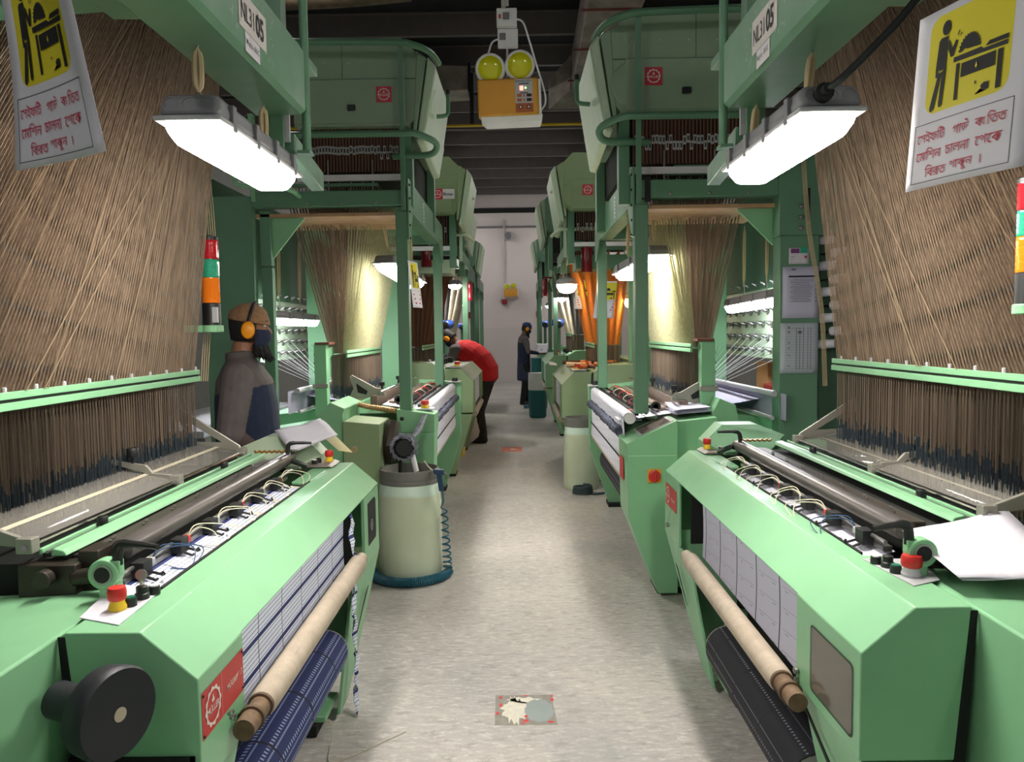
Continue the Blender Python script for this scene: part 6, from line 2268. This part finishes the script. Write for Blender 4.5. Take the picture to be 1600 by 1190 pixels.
b = MB().cyl((-2.2, 6.2, .8), (-2.22, 6.2, 1.3), .025, n=12)
tag(b.build('orange_tube', mat('tube_orange', (206, 132, 62), .5), loc=(-2.2, 6.2, .8)), 'thin orange tube right of the bearded worker', 'tube')
for x, lab in ((2.3, 'grey storage bench under the right creel board'), (-2.5, 'grey storage bench under the left creel board')):
    t = thing('storage_bench', lab, 'bench', (x, 6.2, 0))
    MB().box(x - .35, x + .35, 5.2, 7.4, .80, .85).build('top', LGREY, t, .005)
    for yy in (5.25, 7.3):
        for dx in (-.3, .3):
            MB().box(x + dx - .02, x + dx + .02, yy, yy + .04, 0, .8).build('leg', GREY, t)

# ================================================================ people
def limb(prims, tag_, p, q, r0, r1):
    prims.append(('c', tag_, Vector(p), Vector(q), r0, r1))
def loft(prims, tag_, rings):
    prims.append(('l', tag_, [(Vector(c), rx, ry, a) for c, rx, ry, a in rings]))
def ell(prims, tag_, c, r, rot=None):
    prims.append(('e', tag_, Vector(c), Vector(r), rot))
def hand(prims, wrist, d, side, curl=.5, tg='skin', sz=1.0):
    """palm, four unequal bent fingers and a thumb leaving the side of the palm; d points to the fingertips, side to the thumb"""
    w, d, sd = Vector(wrist), Vector(d).normalized(), Vector(side).normalized()
    sd = (sd - d * sd.dot(d)).normalized()
    n = d.cross(sd).normalized()
    for k in (-.5, -.17, .17, .5):
        limb(prims, tg, w + sd * .018 * k * sz, w + (d * .085 + sd * .062 * k) * sz, .016 * sz, .0125 * sz)
    for k, L in ((.5, .068), (.17, .078), (-.17, .072), (-.5, .056)):
        a = w + (d * .088 + sd * .066 * k) * sz
        d1 = (d + n * curl * .6).normalized()
        d2 = (d + n * curl * 1.6).normalized()
        m_ = a + d1 * L * .55 * sz
        limb(prims, tg, a, m_, .0098 * sz, .009 * sz)
        limb(prims, tg, m_, m_ + d2 * L * .5 * sz, .009 * sz, .0075 * sz)
    a = w + (d * .022 + sd * .026) * sz
    m_ = a + (sd * .030 + d * .030 + n * .01) * sz
    limb(prims, tg, a, m_, .014 * sz, .011 * sz)
    limb(prims, tg, m_, m_ + (d * .034 + sd * .006 + n * .012) * sz, .0105 * sz, .0085 * sz)
def person(label, base, yaw, prims, mats, voxel, cls=None, smooth=4):
    base = Vector(base)
    t = thing('person', label, 'person', base)
    RM = Matrix.Rotation(yaw, 3, 'Z')
    b = MB(Matrix.Translation(base) @ RM.to_4x4())
    for p in prims:
        if p[0] == 'c':
            _, tg, a, q, r0, r1 = p
            b.sph(a, r0, 12)
            b.sph(q, r1, 12)
            if (q - a).length > 1e-5:
                b.cyl(a, q, r0, r1, 12)
        elif p[0] == 'l':
            n = 24
            vs = []
            for c, rx, ry, a in p[2]:
                rm = Matrix.Rotation(a, 3, 'Y')
                for i in range(n):
                    th = 2 * math.pi * i / n
                    cx, sy = math.cos(th), math.sin(th)
                    e = (abs(cx) ** 2.5 + abs(sy) ** 2.5) ** (-1 / 2.5)
                    vs.append(c + rm @ Vector((cx * e * rx, sy * e * ry, 0)))
            k = len(p[2])
            fs = [(i * n + j, i * n + (j + 1) % n, (i + 1) * n + (j + 1) % n, (i + 1) * n + j) for i in range(k - 1) for j in range(n)]
            fs += [tuple(range(n - 1, -1, -1)), tuple(range((k - 1) * n, k * n))]
            b.add(vs, fs)
        else:
            b.sph(p[2], p[3], 18, 0, p[4])
    me = bpy.data.meshes.new('body_source')
    me.from_pydata([tuple(v - base) for v in b.v], [], b.f)
    o = bpy.data.objects.new('body_source', me)
    C.objects.link(o)
    m = o.modifiers.new('r', 'REMESH')
    m.mode = 'VOXEL'
    m.voxel_size = voxel
    m.adaptivity = 0
    sm = o.modifiers.new('s', 'SMOOTH')
    sm.factor = .5
    sm.iterations = smooth
    dg = bpy.context.evaluated_depsgraph_get()
    me2 = bpy.data.meshes.new_from_object(o.evaluated_get(dg))
    me2.name = 'body'
    bpy.data.objects.remove(o)
    bpy.data.meshes.remove(me)
    names = list(mats)
    me2.materials.clear()
    for k in names:
        me2.materials.append(mats[k])
    inv = RM.transposed()
    def dist(p, x):
        if p[0] == 'c':
            _, tg, a, q, r0, r1 = p
            v = q - a
            L2_ = max(1e-9, v.length_squared)
            k = max(0, min(1, (x - a).dot(v) / L2_))
            return (x - (a + v * k)).length - (r0 + (r1 - r0) * k)
        if p[0] == 'l':
            best = 9
            for (c0, a0, b0, t0), (c1, a1, b1, t1) in zip(p[2], p[2][1:]):
                v = c1 - c0
                k = max(0, min(1, (x - c0).dot(v) / v.length_squared))
                d = Matrix.Rotation(-(t0 + (t1 - t0) * k), 3, 'Y') @ (x - c0 - v * k)
                rx, ry = a0 + (a1 - a0) * k, b0 + (b1 - b0) * k
                q = math.sqrt((d.x / rx) ** 2 + (d.y / ry) ** 2 + (d.z / .05) ** 2)
                best = min(best, (q - 1) * min(rx, ry))
            return best
        v = x - p[2]
        if p[4] is not None:
            v = p[4].transposed() @ v
        r = p[3]
        k = Vector((v.x / r.x, v.y / r.y, v.z / r.z)).length
        return (k - 1) * min(r)
    idx = []
    for f in me2.polygons:
        x = inv @ f.center
        tg = min(prims, key=lambda p: dist(p, x))[1]
        if cls:
            tg = cls(tg, x) or tg
        idx.append(names.index(tg))
    me2.polygons.foreach_set('material_index', idx)
    me2.polygons.foreach_set('use_smooth', [True] * len(me2.polygons))
    o = bpy.data.objects.new('body', me2)
    C.objects.link(o)
    o.parent = t
    ORG[o.name] = base
    X_ = Matrix.Translation(base) @ RM.to_4x4()
    return t, X_
SKIN = mat('skin', (150, 104, 78), .55, var=.06)
SKIND = mat('skin_dark_brown', (118, 80, 60), .55, var=.06)  # darker brown skin tone
HAIR = mat('black_hair', (20, 18, 18), .7)
GREYF = mat('grey_fabric', (92, 84, 84), .9, var=.12, scale=20)
NAVYF = mat('navy_shirt', (28, 38, 62), .9, var=.15, scale=20)
REDF = mat('red_shirt', (196, 26, 32), .85, var=.08, scale=14)
TROU = mat('dark_trousers', (44, 38, 36), .9, var=.15, scale=14)
SHOE = mat('black_shoe', (18, 17, 18), .6)
CAPB = mat('tan_cap', (142, 108, 78), .95, var=.2, scale=60)
CAPN = mat('blue_cap', (30, 58, 104), .8)
MASK = mat('navy_mask', (30, 40, 66), .85)
EYEW = mat('eye_white', (220, 214, 206), .3, var=0)

def head_kit(t, X_, hc, tilt, cap=None, band=True, mask=True, beard=True, hair=True, sc=1.0):
    """ears, eyes, hair or cap, ear defenders, mask and beard on a head centred at hc and pitched by tilt"""
    T = X_ @ Matrix.Translation(hc) @ Matrix.Rotation(tilt, 4, 'Y') @ Matrix.Scale(sc, 4)
    for s in (-1, 1):
        MB(T).sph((.077, .030 * s, .012), .0105, 10).build('eye', EYEW, t)
        MB(T).sph((.085, .030 * s, .012), .005, 8).build('iris', INK, t)
        MB(T).sph((.084, .031 * s, .032), (.010, .018, .004), 8).build('eyebrow', HAIR, t)
    if cap:
        b = MB(T)
        def cf(a, c):
            th = 2 * math.pi * a
            ph = c * R(92)
            wr = 1 + .012 * math.sin(th * 7 + c * 5)
            return (-.006 + .104 * wr * math.sin(ph) * math.cos(th), .088 * wr * math.sin(ph) * math.sin(th), .026 + .094 * math.cos(ph) - (.010 * math.cos(th) if c > .6 else 0))
        b.grid(cf, 32, 12)
        b.build('cap', cap, t, thick=.004)
    if hair:
        b = MB(T)
        def hf(a, c):
            th = R(62) + (2 * math.pi - R(124)) * a
            z = .04 - .115 * c
            k = 1 - .16 * c * c
            return (-.004 + .1005 * k * math.cos(th), .0835 * k * math.sin(th), z)
        b.grid(hf, 26, 6)
        b.build('hair', HAIR, t, thick=.006)
        if not cap:
            b = MB(T)
            b.sph((-.008, 0, .036), (.102, .086, .088), 18)
            b.build('hair_top', HAIR, t)
    if mask:
        b = MB(T)
        def mf(a, c):
            th = R(-72) + R(144) * a
            z = -.012 - .085 * c
            k = 1.0 + .18 * math.sin(math.pi * min(1, c * 1.1)) - .10 * c
            return (.012 + .086 * k * math.cos(th), .076 * (1 - .12 * c) * math.sin(th), z)
        b.grid(mf, 16, 8)
        b.build('face_mask', MASK, t, thick=.003)
    if beard:
        b = MB(T)
        rnd = random.Random(3)
        for i in range(520):
            th = rnd.uniform(-1.35, 1.35)
            rr_ = rnd.uniform(.45, 1.0)
            p = Vector((.018 + .068 * math.cos(th) * rr_, .06 * math.sin(th) * rr_, -.088 + rnd.uniform(-.012, .012)))
            L = rnd.uniform(.03, .06) + .045 * max(0, math.cos(th)) * rr_
            d = Vector((.30 * math.cos(th) + rnd.uniform(-.12, .2), .2 * math.sin(th) + rnd.uniform(-.12, .12), -1)).normalized()
            b.tube([p, p + d * L * .6, p + d * L + Vector((rnd.uniform(-.004, .014), 0, .006))], [.0065, .005, .0015], 4)
        b.build('beard', HAIR, t)
    b = MB(T)
    pts = []
    for i in range(17):
        a = R(-8) + R(196) * i / 16
        pts.append((.004 + .02 * math.sin(a), .100 * math.cos(a), .01 + .118 * math.sin(a)))
    b.tube(pts, .009, 6)
    hb = b.build('ear_defender_band', BLK, t)
    for s in (-1, 1):
        q = MB(T)
        q.lathe([(.020, -.022), (.034, -.018), (.038, -.004), (.038, .012), (.033, .024), (.020, .031), (.008, .033)], (0, 0, 0), (0, s, 0), 20)
        sx = Matrix.Diagonal((.86, 1, 1.16, 1))
        q.v = []
        q.M = T @ Matrix.Translation((.006, .096 * s, -.018)) @ sx
        q.f, q.mi, q.uv = [], [], []
        q.lathe([(.024, -.022), (.036, -.018), (.039, -.004), (.039, .010), (.034, .022), (.022, .029), (.008, .031)], (0, 0, 0), (0, s, 0), 22)
        q.build('ear_cup', ORANGE, hb)
        q = MB(T @ Matrix.Translation((.006, .096 * s, -.018)) @ sx)
        q.lathe([(.030, -.026), (.037, -.024), (.037, -.016), (.030, -.015)], (0, 0, 0), (0, s, 0), 18)
        q.build('ear_cushion', BLK, hb)
def head_prims(pr, hc, tilt, neck, nr=.056, tg='skin'):
    rm = Matrix.Rotation(tilt, 3, 'Y')
    hc = Vector(hc)
    H = lambda x, y, z: hc + rm @ Vector((x, y, z))
    ell(pr, tg, H(-.012, 0, .022), (.092, .076, .090), rm)
    ell(pr, tg, H(.022, 0, -.035), (.064, .060, .075), rm)
    ell(pr, tg, H(.050, 0, -.075), (.032, .034, .030), rm)
    limb(pr, tg, H(.082, 0, .006), H(.100, 0, -.026), .009, .014)
    limb(pr, tg, H(.078, -.016, -.062), H(.078, .016, -.062), .010, .010)
    for s in (-1, 1):
        ell(pr, tg, H(-.004, .078 * s, -.010), (.018, .010, .030), rm)
    limb(pr, tg, Vector(neck), H(-.022, 0, -.06), nr * 1.05, nr * .95)

# --- bearded worker at left
pr = []
hc, tl = (.035, 0, 1.545), R(4)
head_prims(pr, hc, tl, (-.015, 0, 1.375))
loft(pr, 's', [((-.012, 0, 1.395), .05, .06, 0), ((-.012, 0, 1.37), .075, .10, 0), ((-.008, 0, 1.335), .098, .16, 0), ((0, 0, 1.27), .136, .20, 0), ((.004, 0, 1.16), .152, .20, 0), ((.008, 0, 1.02), .158, .19, 0), ((.004, 0, .90), .15, .18, 0), ((0, 0, .80), .125, .168, 0), ((0, 0, .76), .09, .13, 0)])
ell(pr, 'grey', (-.012, 0, 1.385), (.068, .074, .034))
for s in (-1, 1):
    sh = Vector((-.005, .19 * s, 1.295))
    el = Vector((-.035, .245 * s, 1.02))
    wr = Vector((.16, .215 * s, .86))
    ell(pr, 'grey', sh + Vector((0, -.01 * s, .0)), (.068, .062, .068))
    limb(pr, 'grey', sh, el, .076, .07)
    limb(pr, 'cuff', el, wr, .05, .031)
    hand(pr, wr, (.75, 0, -.55), (.3, -s, .2), .5)
    hip = Vector((0, .095 * s, .86))
    kn = Vector((.02, .10 * s, .47))
    an = Vector((-.01, .105 * s, .09))
    limb(pr, 'trou', hip, kn, .098, .064)
    limb(pr, 'trou', kn, an, .060, .044)
    limb(pr, 'shoe', an + Vector((-.02, 0, -.045)), an + Vector((.15, .015 * s, -.055)), .042, .034)
def cls1(tg, x):
    if tg == 's':
        return 'grey' if x.z > 1.235 + .10 * max(0, x.x) - .25 * max(0, -x.x) else 'navy'
    if tg == 'cuff':
        return 'brown'
t, X_ = person('bearded worker in tan cap and orange ear defenders, standing at left beyond the nearest loom', (-1.42, 3.98, 0), R(10), pr,
               {'skin': SKIN, 'grey': GREYF, 'navy': NAVYF, 'brown': mat('brown_sleeve', (74, 60, 56), .9), 'trou': TROU, 'shoe': SHOE, 's': NAVYF, 'cuff': GREYF}, .0075, cls1)
head_kit(t, X_, hc, tl, CAPB)
b = MB(X_)
b.lathe([(.064, 0), (.076, .003), (.070, .04), (.060, .045)], (-.018, 0, 1.375), (-.12, 0, 1), 22)
b.build('collar', GREYF, t)
b = MB(X_)
b.lathe([(.062, 0), (.064, .006), (.060, .02)], (-.029, -.236, 1.045), (-.1, .15, 1), 18)
b.build('sleeve_hem', GREYF, t)

# --- worker in red bending over the third left loom
pr = []
hc, tl = (.49, .02, 1.43), R(62)
head_prims(pr, hc, tl, (.38, .01, 1.36), .055)
loft(pr, 't', [((-.05, 0, .80), .09, .13, 0), ((-.055, 0, .86), .145, .20, R(8)), ((-.03, 0, .96), .185, .225, R(28)), ((.05, 0, 1.07), .205, .235, R(46)), ((.14, 0, 1.16), .20, .235, R(52)), ((.23, 0, 1.23), .175, .225, R(56)), ((.30, 0, 1.28), .14, .20, R(60)), ((.35, 0, 1.32), .09, .12, R(60)), ((.38, 0, 1.34), .05, .06, R(60))])
for s in (-1, 1):
    sh = Vector((.32, .20 * s, 1.265))
    el = Vector((.40, .245 * s, 1.07))
    wr = Vector((.60, .15 * s, 1.17))
    ell(pr, 'grey', sh, (.085, .075, .08))
    limb(pr, 'grey', sh, el, .076, .062)
    limb(pr, 'navy', el, wr, .056, .034)
    hand(pr, wr, (.8, -.2 * s, -.1), (.2, -s, .4), .7)
    hip = Vector((-.03, .09 * s, .86))
    kn = Vector((.03 + .05 * (s < 0), .10 * s, .47))
    an = Vector((-.03 + .17 * (s < 0), .11 * s, .09))
    limb(pr, 'trou', hip, kn, .112, .076)
    limb(pr, 'trou', kn, an, .072, .056)
    limb(pr, 'shoe', an + Vector((-.02, 0, -.045)), an + Vector((.15, .01 * s, -.055)), .044, .036)
def cls2(tg, x):
    if tg == 't':
        if x.z < .845 + .0 * x.x:
            return 'trou'
        return 'grey' if x.x > .30 else 'red'
t, X_ = person('worker in red shirt and dark trousers bending over the third left loom', (-.47, 10.42, 0), R(163), pr,
               {'skin': SKIND, 'grey': mat('grey_yoke', (104, 98, 100), .9), 'navy': NAVYF, 'red': REDF, 'trou': TROU, 'shoe': SHOE, 't': REDF}, .009, cls2)
head_kit(t, X_, hc, tl, None, mask=True, beard=False)

# --- worker at the end of the aisle reading papers
pr = []
hc, tl = (.06, 0, 1.57), R(22)
head_prims(pr, hc, tl, (-.0, 0, 1.42))
loft(pr, 's', [((-.01, 0, 1.44), .05, .06, 0), ((-.012, 0, 1.41), .075, .10, 0), ((-.012, 0, 1.375), .10, .16, 0), ((-.01, 0, 1.30), .118, .185, 0), ((-.01, 0, 1.18), .126, .18, 0), ((-.008, 0, 1.02), .126, .165, 0), ((-.01, 0, .90), .132, .168, 0), ((-.012, 0, .70), .138, .174, 0), ((-.012, 0, .52), .14, .178, 0), ((-.012, 0, .50), .13, .165, 0)])
for s in (-1, 1):
    sh = Vector((.0, .185 * s, 1.335))
    el = Vector((.06, .235 * s, 1.09))
    wr = Vector((.29, .09 * s, 1.055))
    ell(pr, 'grey', sh, (.066, .06, .066))
    limb(pr, 'grey', sh, el, .06, .05)
    limb(pr, 'navy', el, wr, .047, .033)
    hand(pr, wr, (.9, -.25 * s, .1), (.1, -.2 * s, 1), .8)
    hip = Vector((0, .085 * s, .82))
    kn = Vector((.02 + .02 * s, .09 * s, .46))
    an = Vector((-.01 + .05 * s, .10 * s, .09))
    limb(pr, 'trou', hip, kn, .095, .07)
    limb(pr, 'trou', kn, an, .068, .052)
    limb(pr, 'shoe', an + Vector((-.02, 0, -.045)), an + Vector((.15, .015 * s, -.055)), .042, .034)
def cls3(tg, x):
    if tg == 's':
        return 'grey' if x.z > 1.27 else ('navy' if x.z > .86 else 'apron')
t, X_ = person('worker in long navy coat and blue cap reading papers far down the aisle', (.14, 15.75, 0), R(6), pr,
               {'skin': SKIND, 'grey': GREYF, 'navy': NAVYF, 'apron': mat('coat_tail', (46, 52, 74), .9), 'trou': mat('black_trousers', (26, 26, 30), .9), 'shoe': SHOE, 's': NAVYF}, .009, cls3)
head_kit(t, X_, hc, tl, CAPN)
q0 = X_ @ Vector((.27, 0, 1.075))
papers('paper_sheets', 'white papers held by the far worker in the long coat', [(q0.x - .03, q0.y - .14, 1.05), (q0.x + .20, q0.y - .12, 1.06), (q0.x + .22, q0.y + .06, 1.24), (q0.x - .01, q0.y + .05, 1.23)], 2, PAPER, seed=4)
